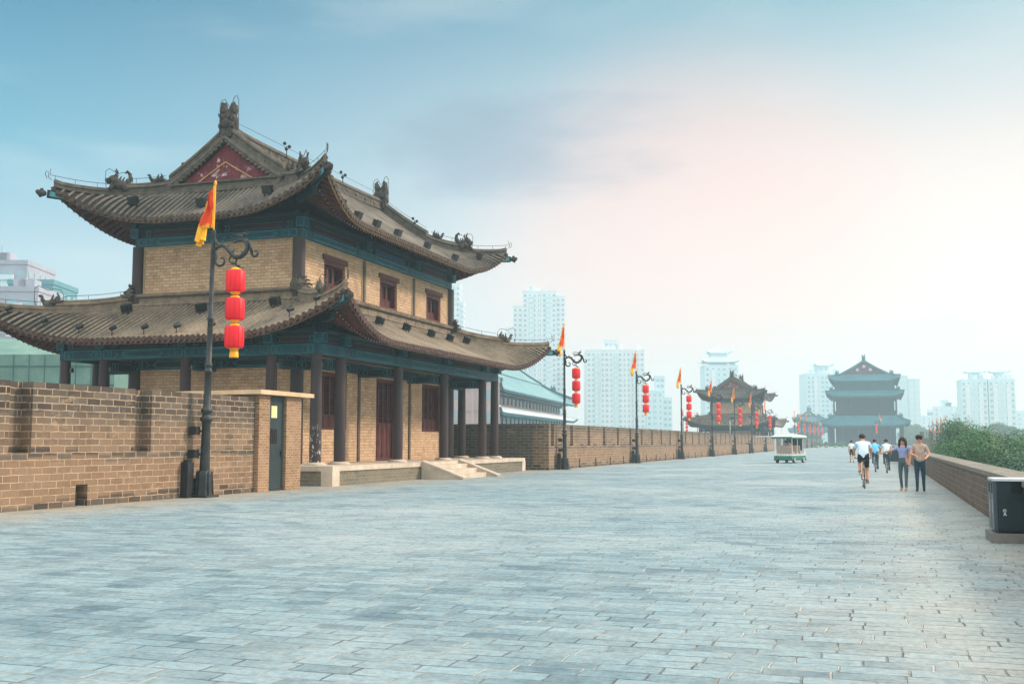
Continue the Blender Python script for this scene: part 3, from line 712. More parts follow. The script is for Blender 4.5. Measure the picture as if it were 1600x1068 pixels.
# ------------------------------------------------------------ the two-storey rampart tower
def watch_tower():
    root = empty('watch_tower', (-25.4, 45.8, 0), 0, 'two storey brick tower with curved tiled roofs, nearest and largest, behind the first lamp', 'tower')
    a, b = 3.8, 8.0; ca, cb = 5.7, 9.9; P0 = .70
    yb = [-9.9, -8.0, -2.63, 2.63, 8.0, 9.9]; xb = [-5.7, -3.8, 0.0, 3.8, 5.7]
    # platform
    pf = MB(); px, py0, py1 = 7.2, -11.4, 10.6
    pf.box(-px + .03, px - .03, py0 + .03, py1 - .03, 0, .52)
    pl = pf.build('plinth_wall', M['plinth'], root)
    sl = MB(); rnd = random.Random(3); y = py0
    while y < py1 - .05:
        L = min(rnd.uniform(.9, 1.5), py1 - y); 
        if py1 - y - L < .5: L = py1 - y
        for (u0, u1) in ((px - .62, px + .02), (-px - .02, -px + .62)): sl.box(u0, u1, y + .004, y + L - .004, .52, P0 + rnd.uniform(-.006, .004))
        y += L
    x = -px + .62
    while x < px - .63:
        L = min(rnd.uniform(.9, 1.5), px - .62 - x)
        if px - .62 - x - L < .5: L = px - .62 - x
        for (u0, u1) in ((py0 - .02, py0 + .6), (py1 - .6, py1 + .02)): sl.box(x + .004, x + L - .004, u0, u1, .52, P0 + rnd.uniform(-.006, .004))
        x += L
    sl.box(-px + .62, px - .62, py0 + .6, py1 - .6, .5, P0 - .012)
    sl.build('platform_slab', M['stone'], root)
    for sx in (1, -1):
        for yy in (py0, py1 - .48):
            s = MB(); s.box(sx * px - .42 if sx > 0 else -px - .03, px + .03 if sx > 0 else -px + .42, yy - .03, yy + .51, 0, .519); s.build('corner_stone', M['stone'], root)
    # steps to the road
    sc0, sc1 = -3.55, 1.1
    for i in range(3):
        s = MB(); z1 = P0 * (3 - i) / 3.6 ; xa = px + .02 + .46 * i; k = 5; w = (sc1 - sc0 - .8) / k
        for j in range(k):
            a0 = sc0 + .4 + w * j; s.box(xa, xa + .46, a0 + .004, a0 + w - .004, 0, z1 + rnd.uniform(-.004, .004))
        s.build('stone_step', M['stone'], root)
    for yy in (sc0, sc1 - .4):
        s = MB(); s.add([(px + .02, yy, 0), (px + 1.85, yy, 0), (px + .02, yy, P0), (px + .02, yy + .38, 0), (px + 1.85, yy + .38, 0), (px + .02, yy + .38, P0), (px + 1.95, yy, .0), (px + 1.95, yy + .38, .0)],
                        [(0, 1, 2), (3, 5, 4), (1, 4, 5, 2), (0, 2, 5, 3)]); s.bar((px + .02, yy + .19, P0 + .03), (px + 1.92, yy + .19, .045), .42, .09)
        s.build('step_ramp_stone', M['stone'], root)
    # core walls, ground floor (X faces with openings)
    g = MB()
    def face(mb, X, out, z0, z1, ops):
        ub = sorted({-b, b} | {v for o in ops for v in o[:2]}); zb = sorted({z0, z1} | {v for o in ops for v in o[2:]})
        relief(mb, 'x', X, out, ub, zb, lambda i, j: None if False else (.38 if any(o[0] < (ub[i] + ub[i+1]) / 2 < o[1] and o[2] < (zb[j] + zb[j+1]) / 2 < o[3] for o in ops) else 0.0))
    low = [(-6.15, -3.75, 2.05, 4.45), (-.85, 1.35, P0, 4.45), (4.4, 6.75, 2.05, 4.45)]
    face(g, a, 1, P0, 7.1, low); face(g, -a, -1, P0, 7.1, [])
    for s_ in (-1, 1): relief(g, 'y', s_ * b, s_, [-a, a], [P0, 7.1], lambda i, j: 0.0)
    g.build('ground_floor_wall', M['facade'], root)
    lattice(root, a - .02, -4.95, 2.38, 2.06, 4.44); lattice(root, a - .02, .25, 2.18, P0 + .01, 4.44, 'double_door', True); lattice(root, a - .02, 5.575, 2.33, 2.06, 4.44)
    # upper walls
    u = MB(); up = [(-5.95, -4.05, 7.75, 9.08), (-.6, 1.3, 7.75, 9.08), (4.85, 6.75, 7.75, 9.08)]
    face(u, a, 1, 7.1, 9.66, up); face(u, -a, -1, 7.1, 9.66, [])
    for s_ in (-1, 1): relief(u, 'y', s_ * b, s_, [-a, a], [7.1, 9.66], lambda i, j: 0.0)
    u.build('upper_floor_wall', M['facade'], root)
    for o in up:
        yc = (o[0] + o[1]) / 2; fr = MB(); X = a - .02
        fr.box(X - .30, X - .02, o[0] + .01, o[0] + .16, o[2], o[3]); fr.box(X - .30, X - .02, o[1] - .16, o[1] - .01, o[2], o[3]); fr.box(X - .30, X - .02, o[0] + .16, o[1] - .16, o[3] - .16, o[3])
        fr.box(X - .30, X - .02, o[0] + .16, o[1] - .16, o[2], o[2] + .09); fr.box(X - .10, X + .09, o[0] - .14, o[1] + .14, o[3] + .005, o[3] + .22)
        w_ = fr.build('window', M['joinery'], root)
        dk = MB(); dk.box(X - .34, X - .31, o[0] + .1, o[1] - .1, o[2] + .05, o[3] - .1); dk.build('dark_room_panel', M['unlit_dark'], w_)
        lw = (o[1] - o[0] - .32) / 3
        for k in range(3):
            l = MB(); y0 = o[0] + .16 + lw * k; y1 = y0 + lw; z0, z1 = o[2] + .09, o[3] - .16
            for A_ in ((y0 + .005, y0 + .08, z0, z1), (y1 - .08, y1 - .005, z0, z1), (y0 + .08, y1 - .08, z0, z0 + .08), (y0 + .08, y1 - .08, z1 - .08, z1), (y0 + .08, y1 - .08, z0 + .32, z0 + .38)): l.box(X - .28, X - .22, *A_)
            l.box(X - .27, X - .24, y0 + .08, y1 - .08, z0 + .08, z0 + .32)
            if k == 1: 
                yy = (y0 + y1) / 2; l.box(X - .27, X - .24, yy - .015, yy + .015, z0 + .38, z1 - .08)
            l.build('shutter', M['joinery'], w_)
    # pale trim round brick panels and slender pilasters
    tr = MB()
    for (z0, z1, ys) in ((7.62, 9.60, [-7.72, -2.42, -2.12, 3.08, 3.38, 7.72]), ):
        for i in range(0, 6, 2):
            y0, y1 = ys[i], ys[i+1]
            tr.box(a + .002, a + .035, y0, y0 + .06, z0, z1 - .06); tr.box(a + .002, a + .035, y1 - .06, y1, z0, z1 - .06); tr.box(a + .002, a + .035, y0, y1, z1 - .06, z1)
        for s_ in (-1, 1):
            yf = s_ * (b + .002); yg = s_ * (b + .035); q0_, q1_ = min(yf, yg), max(yf, yg)
            tr.box(-a + .28, -a + .34, q0_, q1_, z0, z1 - .06); tr.box(a - .34, a - .28, q0_, q1_, z0, z1 - .06); tr.box(-a + .28, a - .28, q0_, q1_, z1 - .06, z1)
    tr.build('wall_panel_trim', M['trim'], root)
    for (yy, z0, z1) in ((-2.27, 7.5, 9.6), (3.23, 7.5, 9.6), (-2.63, P0, 4.5), (2.83, P0, 4.5)):
        s = MB(); s.box(a + .003, a + .06, yy - .09, yy + .09, z0, z1); s.build('pilaster', M['post'], root)
    for sx in (-1, 1):
        for sy in (-1, 1):
            s = MB(); s.lathe((sx * a, sy * b, 0), [(.25, 7.2), (.245, 9.66)], 18); s.build('upper_corner_column', M['column'], root)
            s = MB(); s.lathe((sx * a, sy * b, 0), [(.27, P0), (.26, 4.5)], 18); s.build('inner_corner_column', M['column'], root)
    # veranda columns with stone feet
    spots = [(sx * ca, y) for sx in (-1, 1) for y in yb] + [(x, sy * cb) for sy in (-1, 1) for x in xb[1:-1]]
    for (x, y) in spots:
        c = MB(); c.lathe((x, y, 0), [(.215, P0 + .09), (.225, 1.2), (.222, 2.6), (.20, 4.83)], 20)
        peeled_ = (x > 5 and y < -9)
        cc = c.build('column', M['column_peeled'] if peeled_ else M['column'], root, 'corner column with white peeling lacquer' if peeled_ else None)
        f = MB(); f.lathe((x, y, 0), [(.42, P0 - .01), (.42, P0 + .03), (.37, P0 + .07), (.30, P0 + .10)], 20); f.build('stone_foot', M['stone'], cc)
        if x > 5 or y < -9:
            dirx = 1 if x < 5 else 0
            l = MB(); p = Vector((x, y, 4.42)); o = Vector((1, 0, 0)) if x > 5 else Vector((0, -1, 0)); t = Vector((0, 1, 0)) if x > 5 else Vector((1, 0, 0))
            q = p + t * .30; l.obox(q, t * .05, o * .07, Vector((0, 0, .085))); l.bar(p + t * .15, p + t * .26, .03, .03); l.build('lamp_box', M['bin_side'], cc)
    # painted architrave ring
    def beam_ring(name, hx, hy, th, z0, z1, xs, ys, mats):
        mb = MB(); rect_ring(mb, hx, hy, th, z0, z1); h = z1 - z0
        for i in range(len(ys) - 1):
            for sx in (-1, 1): painted(mb, (sx * hx, ys[i] + .02, z0), (0, 1, 0), ys[i+1] - ys[i] - .04, h, (sx, 0, 0))
        for i in range(len(xs) - 1):
            for sy in (-1, 1): painted(mb, (xs[i] + .02, sy * hy, z0), (1, 0, 0), xs[i+1] - xs[i] - .04, h, (0, sy, 0))
        return mb.build(name, mats, root)
    TM = [M['teal'], M['teal_line']]; TD = [M['teal_dark'], M['teal_line']]
    beam_ring('painted_beam', ca + .16, cb + .16, .32, 4.80, 5.20, xb, yb, TM)
    # tie beams under it, from each column back to the core
    for sx in (-1, 1):
        for y in yb[1:-1]:
            t = MB(); x0, x1 = sorted((sx * (a + .05), sx * (ca - .22))); t.box(x0, x1, y - .13, y + .13, 4.36, 4.72)
            for s_ in (-1, 1): painted(t, (x0 + .02, y + s_ * .13, 4.36), (1, 0, 0), x1 - x0 - .04, .36, (0, s_, 0))
            t.build('tie_beam', TD, root)
    for sy in (-1, 1):
        for x in (-a, 0, a):
            t = MB(); y0, y1 = sorted((sy * (b + .05), sy * (cb - .22))); t.box(x - .13, x + .13, y0, y1, 4.36, 4.72)
            for s_ in (-1, 1): painted(t, (x + s_ * .13, y0 + .02, 4.36), (0, 1, 0), y1 - y0 - .04, .36, (s_, 0, 0))
            t.build('tie_beam', TD, root)
    beam_ring('wall_plate_beam', a + .10, b + .10, .2, 4.50, 4.92, [-a, 0, a], [-8, -2.63, 2.63, 8], TD)
    # ceiling under the veranda
    ce = MB(); rect_ring(ce, ca - .17, cb - .17, ca - a - .3, 5.0, 5.05); ce.build('veranda_ceiling', M['soffit'], root)
    # frieze: dark ring, red panels, teal bracket blocks, purlin
    def frieze(z0, z1, hx, hy, xs, ys, blue=None):
        fz = MB(); rect_ring(fz, hx, hy, .2, z0, z1); h = z1 - z0
        def panel(o, ux, L, nrm, isblue=False):
            o, ux, nrm = Vector(o), Vector(ux), Vector(nrm); c = o + ux * L / 2 + Vector((0, 0, h * .42))
            fz.obox(c + nrm * .01, ux * L * .30, nrm * .012, Vector((0, 0, h * .24)), 3 if isblue else 2)
            for sg in (-1, 1):
                lines(fz, c + ux * sg * L * .38 - Vector((0, 0, h * .24)), ux, (0, 0, 1), nrm, [(-.12, 0, .12, 0), (-.12, h * .48, .12, h * .48), (-.12, 0, 0, h * .24), (0, h * .24, -.12, h * .48), (.12, 0, .12, h * .48)], m=1, off=.01)
            lines(fz, c - ux * L * .3 - Vector((0, 0, h * .24)), ux, (0, 0, 1), nrm, [(0, 0, L * .6, 0), (0, h * .48, L * .6, h * .48)], m=1, off=.026, w=.012)
        for i in range(len(ys) - 1):
            for sx in (-1, 1): panel((sx * hx, ys[i], z0), (0, 1, 0), ys[i+1] - ys[i], (sx, 0, 0), blue == i)
        for i in range(len(xs) - 1):
            for sy in (-1, 1): panel((xs[i], sy * hy, z0), (1, 0, 0), xs[i+1] - xs[i], (0, sy, 0))
        fz.build('frieze', [M['teal_dark'], M['teal_line'], M['panel_red'], M['blue']], root)
        for (x, y) in [(sx * hx, y) for sx in (-1, 1) for y in ys] + [(x, sy * hy) for sy in (-1, 1) for x in xs[1:-1]]:
            bk = MB(); ox = abs(abs(x) - hx) < .01; oy = abs(abs(y) - hy) < .01
            cx = x + (math.copysign(.10, x) if ox else 0); cy = y + (math.copysign(.10, y) if oy else 0); w = .19
            bk.box(cx - w, cx + w, cy - w, cy + w, z0 + .02, z1 - .02)
            for nrm, ux in (((1, 0, 0), (0, 1, 0)), ((-1, 0, 0), (0, 1, 0)), ((0, 1, 0), (1, 0, 0)), ((0, -1, 0), (1, 0, 0))):
                o = Vector((cx, cy, z0 + .02)) + Vector(nrm) * w - Vector(ux) * w; hh = z1 - z0 - .04
                lines(bk, o, ux, (0, 0, 1), nrm, [(.03, .03, .35, .03), (.03, hh - .03, .35, hh - .03), (.03, .03, .03, hh - .03), (.35, .03, .35, hh - .03)], m=1)
            bk.build('bracket_block', TM, root)
        pr = MB(); r_ = .13; zc = z1 + .10
        for sx in (-1, 1): pr.tube([(sx * (hx + .03), -hy - .35, zc), (sx * (hx + .03), hy + .35, zc)], r_, 10)
        for sy in (-1, 1): pr.tube([(-hx - .35, sy * (hy + .03), zc), (hx + .35, sy * (hy + .03), zc)], r_, 10)
        pr.build('purlin', M['teal_dark'], root)
    frieze(5.20, 5.62, ca + .05, cb + .05, xb, yb)
    # ---------------- lower roof
    S1 = Skirt(a + .05, b + .05, 7.65, 11.85, 7.18, 5.38, 1.42, .55, 5.2, .25)
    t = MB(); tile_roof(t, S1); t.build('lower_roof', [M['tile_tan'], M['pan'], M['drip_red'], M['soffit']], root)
    r = MB(); rafters(r, S1); r.build('lower_rafters', [M['rafter'], M['rafter_end']], root)
    e = MB(); [eave_board(e, S1, sd) for sd in range(4)]; e.build('lower_fascia', M['brown'], root)
    S2 = Skirt(2.75, 7.35, 5.68, 9.88, 12.12, 10.38, 1.50, .62, 4.4, .22)
    # upper architrave and frieze
    beam_ring('upper_painted_beam', a + .10, b + .10, .3, 9.66, 10.02, [-a, 0, a], [-8, -2.27, 3.23, 8], TM)
    frieze(10.02, 10.46, a + .02, b + .02, [-a, 0, a], [-8, -2.27, 3.23, 8], blue=1)
    # ---------------- upper roof: hips all round, then the gabled top
    t = MB(); tile_roof(t, S2)
    zr, n, w = 14.05, 7, .235; g0 = 7.62; half = 2.75
    def zt(q): return zr - (zr - 12.12) * (1.16 * q - .16 * q * q)
    N = int(round(2 * g0 / w))
    for sx in (-1, 1):
        for i in range(N):
            y0 = -g0 + 2 * g0 * i / N; y1 = y0 + 2 * g0 / N
            for j in range(n):
                q0_, q1_ = j / n, (j + 1) / n; pts = [(sx * half * q0_, y0, zt(q0_)), (sx * half * q0_, y1, zt(q0_)), (sx * half * q1_, y1, zt(q1_)), (sx * half * q1_, y0, zt(q1_))]
                t.add(pts, [(0, 3, 2, 1) if sx > 0 else (0, 1, 2, 3)], 1, False, [(y0, q0_ * 3.4), (y1, q0_ * 3.4), (y1, q1_ * 3.4), (y0, q1_ * 3.4)])
            vs = []; uv = []; K = 5; yc = (y0 + y1) / 2
            for j in range(n + 1):
                q = j / n
                for k in range(K):
                    an = math.pi * k / (K - 1); vs.append((sx * (half * q + math.sin(an) * .04), yc + math.cos(an) * .068, zt(q) + math.sin(an) * .08)); uv.append((yc, q * 3.4))
            t.add(vs, [(j * K + k, (j + 1) * K + k, (j + 1) * K + k + 1, j * K + k + 1) for j in range(n) for k in range(K - 1)], 0, True, uv)
            for j in range(n):
                q0_, q1_ = j / n, (j + 1) / n
                t.add([(sx * half * q0_, y0, zt(q0_) - .14), (sx * half * q0_, y1, zt(q0_) - .14), (sx * half * q1_, y1, zt(q1_) - .14), (sx * half * q1_, y0, zt(q1_) - .14)], [(0, 1, 2, 3)], 3)
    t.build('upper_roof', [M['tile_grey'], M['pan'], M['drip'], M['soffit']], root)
    r = MB(); rafters(r, S2); r.build('upper_rafters', [M['rafter'], M['rafter_end']], root)
    e = MB(); eave_board(e, S2, 0, 1); [eave_board(e, S2, sd, 0) for sd in (1, 2, 3)]; e.build('upper_fascia', [M['brown'], M['gold']], root)
    # gable boards with the smaller framed triangle, tile-end rake, band of mouldings under it
    for sy in (-1, 1):
        gb = MB(); yg = sy * 7.44; X0 = 2.95
        pts = [(-X0, 11.75), (X0, 11.75)] + [(sx_ * half * q, zt(q) - .05) for sx_, q in ((1, 1), (1, .75), (1, .5), (1, .25), (1, 0), (-1, .25), (-1, .5), (-1, .75), (-1, 1))]
        gb.prism(pts, (0, yg, 0), (1, 0, 0), (0, 0, 1), (0, sy, 0), .12, 0)
        yo = yg + sy * .075
        for sx in (-1, 1):
            gb.bar((sx * 1.38, yo + sy * .02, 12.30), (sx * .0, yo + sy * .02, 13.12), .06, .06, 1, up=(0, sy, 0))
        gb.prism([(-1.25, 12.30), (1.25, 12.30), (0, 13.03)], (0, yo + sy * .006, 0), (1, 0, 0), (0, 0, 1), (0, sy, 0), .012, 0)
        gb.build('gable_board', [M['gable'], M['gold']], root)
        rk = MB()
        for sx in (-1, 1):
            m_ = 15
            for k in range(m_):
                q = (k + .6) / m_; x = sx * half * q; z = zt(q) - .02
                rk.tube([(x, sy * 7.45, z - .02), (x, sy * 7.72, z + .03)], .075, 8)
                rk.obox((x + sx * .09, sy * 7.68, z - .09), (.055, 0, 0), (0, .015, 0), (0, 0, .07))
            path = [(sx * half * q * 1.0, sy * 7.66, zt(q) + .10) for q in (0, .15, .3, .45, .6, .75, .9, 1.0)]
            rk.tube(path, .085, 8)
            path = [(sx * half * q * 1.0, sy * 7.50, zt(q) + .19) for q in (0, .15, .3, .45, .6, .75, .9, 1.0)]
            rk.tube(path, .07, 8)
        rk.build('rake_tiles', M['ridge_grey'], root)
        bd = MB()
        for (dz, hh, dd) in ((11.86, .12, .34), (11.99, .10, .24), (12.10, .14, .16), (12.25, .07, .24)):
            y0, y1 = sorted((sy * 7.20, sy * (7.50 + dd))); bd.box(-2.72, 2.72, y0, y1, dz, dz + hh - .004)
        bd.build('gable_base_band', M['ridge_grey'], root)
    # main ridge, slightly sagging, with flowers and joints
    mr_ = MB(); ys = [-7.45 + 14.9 * i / 24 for i in range(25)]
    path = [(0, y, zr - .03 + .10 * (abs(y) / 7.45) ** 3) for y in ys]
    mr_.sweep(path, scaled(RIDGE_PROF, 1.0, 1.30), 0); mr_.tube([(0, y, z + .57) for _, y, z in path], .085, 8)
    for i in range(14):
        y = -6.9 + i * 1.06
        for sg in (-1, 1): mr_.obox((sg * .125, y, zr + .27), (.012, 0, 0), (0, .02, 0), (0, 0, .15)); mr_.ball((sg * .12, y + .5, zr + .26), (.05, .17, .10), 0, 8, 5)
    mr_.build('main_ridge', M['ridge_grey'], root)
    for sy in (-1, 1):
        o = MB(); beast(o, (0, sy * 7.35, zr + .42), (0, sy, 0), .98, 'chiwen', 0, 5); o.box(-.28, .28, sy * 7.35 - .3, sy * 7.35 + .3, zr + .1, zr + .46); 
        o.obox((0, sy * 7.62, zr + .14), (.20, 0, 0), (0, .08, 0), (0, 0, .06)); o.build('ridge_dragon', M['beast'], root)
    # vertical ridges and hip ridges
    for sx in (-1, 1):
        for sy in (-1, 1):
            v = MB(); path = [(sx * half * q, sy * 7.40, zt(q) + .02) for q in (.02, .12, .24, .36, .5, .64, .78, .9, 1.0)]
            v.sweep(path, scaled(RIDGE_PROF, 1.0, 1.60), 0)
            for q in (.18, .34, .5, .66, .82):
                v.obox((sx * half * q, sy * (7.40 + .135), zt(q) + .34), (.02, 0, 0), (0, .012, 0), (0, 0, .20)); v.obox((sx * half * q, sy * (7.40 - .135), zt(q) + .34), (.02, 0, 0), (0, .012, 0), (0, 0, .20))
            v.build('gable_ridge', M['ridge_grey'], root)
            for S, mt, nm, tall, q1 in ((S2, 'ridge_grey', 'upper_hip_ridge', 1.0, .42), (S1, 'ridge_tan', 'lower_hip_ridge', 1.0, .52)):
                h = MB(); k = 7
                path = [S.hip(sx, sy, -.02 + q1 * i / (k - 1), .0) for i in range(k)]; h.sweep(path, scaled(RIDGE_PROF, .95, tall), 0)
                path2 = [S.hip(sx, sy, q1 - .06 + (1.0 - q1 + .03) * i / 9, .0) for i in range(10)]
                path2[-1].z += .05
                h.sweep(path2, scaled(RIDGE_PROF, .72, .52), 0); h.tube([p + Vector((0, 0, .25)) for p in path2], .075, 8)
                h.tube([p + Vector((0, 0, .47 * tall)) for p in path], .085, 8)
                h.build(nm, M[mt], root)
                d = Vector((sx, sy, 0))
                o = MB(); pb = S.hip(sx, sy, q1 + .02, .22); beast(o, pb, d, 1.2 if S is S2 else 1.0, 'crouch' if S is S2 else 'bird', 0, 3); o.build('ridge_beast', M['beast'] if S is S2 else M['ridge_grey'], root)
                if S is S2:
                    o = MB(); beast(o, S.hip(sx, sy, .14, .42), d, .8, 'bird', 0, 4); o.build('ridge_beast', M['beast'], root)
                # hip rafter with its dragon-head end
                hr = MB(); p0 = S.hip(sx, sy, .35, -.42); p1 = S.hip(sx, sy, 1.0, -.30); dd = (p1 - p0).normalized()
                hr.bar(p0, p1 + dd * .10, .22, .30, 0); hr.bar(S.hip(sx, sy, .35, -.72), S.hip(sx, sy, .74, -.66), .20, .26, 0)
                for sg in (-1, 1):
                    sd = Vector((dd.y, -dd.x, 0)).normalized() * sg * .111; hr.bar(S.hip(sx, sy, .72, -.36) + sd, p1 + sd, .008, .20, 1)
                cb_ = hr.build('hip_rafter', [M['teal_dark'], M['teal_line']], root)
                hd = MB(); c = p1 + dd * .30; hd.ball(c, (.20, .14, .14), 0, 9, 6, Matrix.Rotation(math.atan2(dd.y, dd.x), 3, 'Z')); hd.ball(c + dd * .14 + Vector((0, 0, .03)), .10); hd.ball(c + Vector((0, 0, .13)), .08); hd.ball(c + dd * .05 - Vector((0, 0, .12)), .07)
                hd.build('dragon_head', M['beast'], cb_)
    # band ridge round the upper walls, with corner masks
    bd = MB()
    for (z0, pr) in ((7.10, [(-.02, 0), (.30, 0), (.34, .06), (.30, .13), (.20, .15), (-.02, .15)]), (7.25, [(-.02, 0), (.15, 0), (.15, .24), (-.02, .24)]), (7.49, [(-.02, 0), (.26, .02), (.30, .08), (.26, .15), (.05, .20), (-.02, .20)])):
        ring = [(a, -b, z0), (a, b, z0), (-a, b, z0), (-a, -b, z0)]; bd.sweep(ring, pr, 0, closed=True)
    for i in range(15):
        y = -7.4 + i * 1.057; bd.obox((a + .155, y, 7.37), (.012, 0, 0), (0, .008, 0), (0, 0, .12))
    for i in range(60):
        y = -7.85 + i * .266; bd.ball((a + .24, y, 7.64), (.08, .09, .05), 0, 6, 4)
    bd.build('wall_base_ridge', M['ridge_tan'], root)
    for sx in (-1, 1):
        for sy in (-1, 1):
            o = MB(); beast(o, (sx * (a + .22), sy * (b + .22), 7.35), (sx, sy, 0), 1.05, 'face', 0, 2); o.build('corner_mask', M['ridge_grey'], root)
    # floodlights on both roofs
    for y in (-7.0, -3.3, -.45, 2.45, 4.85, 7.0): q = .34; floodlight(root, S1.pt(0, y, q, .05), (-1, 0), .95, .35)
    for x in (-3.3, .1, 3.4): floodlight(root, S1.pt(3, x, .30, .05), (0, 1), .95, .3)
    for x in (-8.0, -6.6, -5.2, -3.75, -2.3, -.85, .6, 2.1, 5.3, 6.3):
        if abs(x) < 7.6: floodlight(root, S1.pt(3, x, .88, .05), (0, 1), .85, .3, True)
    for x in (-3.0, 0.0, 2.95): floodlight(root, S2.pt(3, x, .70, .05), (0, -1), .95, -.35)
    for y in (-7.0, -5.4, -3.6, -1.4, 2.0, 5.6, 8.2): floodlight(root, S2.pt(0, y, .78, .05), (1, 0), .9, -.35)
    for (x, y, z) in ((-2.2, -7.2, 12.95), (.2, -3.0, 14.75), (.15, 2.6, 14.75), (2.0, 7.4, 13.2)):
        s = MB(); s.tube([(x, y, z - .3), (x, y, z + .22)], .02, 6); [s.ball((x + dx, y + dy, z + dz), .085, 0, 8, 5) for dx, dy, dz in ((.1, .06, .2), (-.08, -.05, .34), (.04, -.1, .06))]; s.build('ridge_lamp_cluster', M['black'], root)
    # lightning conductor: wires on small posts, loops round the beasts
    for S, h0, q1 in ((S2, .75, .42), (S1, .72, .52)):
        for sx in (-1, 1):
            for sy in (-1, 1):
                w = MB(); pts = [S.hip(sx, sy, q, h0 - .25 * (q > q1)) for q in [.05 + .095 * i for i in range(11)]]
                tip = S.hip(sx, sy, 1.0, .75); w.tube(pts + [tip], .011, 4); 
                for q in (.1, .3, .62, .8, .96): w.tube([S.hip(sx, sy, q, .2), S.hip(sx, sy, q, h0 - .25 * (q > q1))], .011, 4)
                d = Vector((sx, sy, 0)).normalized(); c = S.hip(sx, sy, q1 + .02, .2)
                loop = [(-.52, .05), (-.52, .62), (-.40, .80), (-.15, .82), (.05, .74), (.25, .84), (.42, .92), (.55, .80), (.56, .45), (.50, .0)]
                w.tube([c + d * u + Vector((0, 0, v)) for u, v in loop], .013, 5)
                w.tube([S.hip(sx, sy, .99, .3) + d * u + Vector((0, 0, v)) for u, v in ((0, 0), (.12, .12), (.10, .3), (.2, .36), (.24, .22), (.16, .05))], .014, 4)
                w.build('lightning_wire', M['wire'], root)
    for sy in (-1, 1):
        w = MB(); c = Vector((0, sy * 7.35, zr + .55)); w.tube([c + Vector((u, 0, v)) for u, v in ((-.46, -.1), (-.46, 1.05), (-.38, 1.22), (-.22, 1.28), (-.06, 1.0), (0, .92), (.1, 1.02), (.24, 1.34), (.34, 1.38), (.44, 1.2), (.46, -.1))], .016, 4)
        for sx in (-1, 1):
            w.tube([(sx * half * q, sy * 7.28, zt(q) + .85) for q in (0, .25, .5, .75, 1)], .010, 4)
        w.build('lightning_wire', M['wire'], root)
    w = MB(); w.tube([(0, y, zr + .95) for y in ys], .010, 4)
    w.build('lightning_wire', M['wire'], root)
    return root

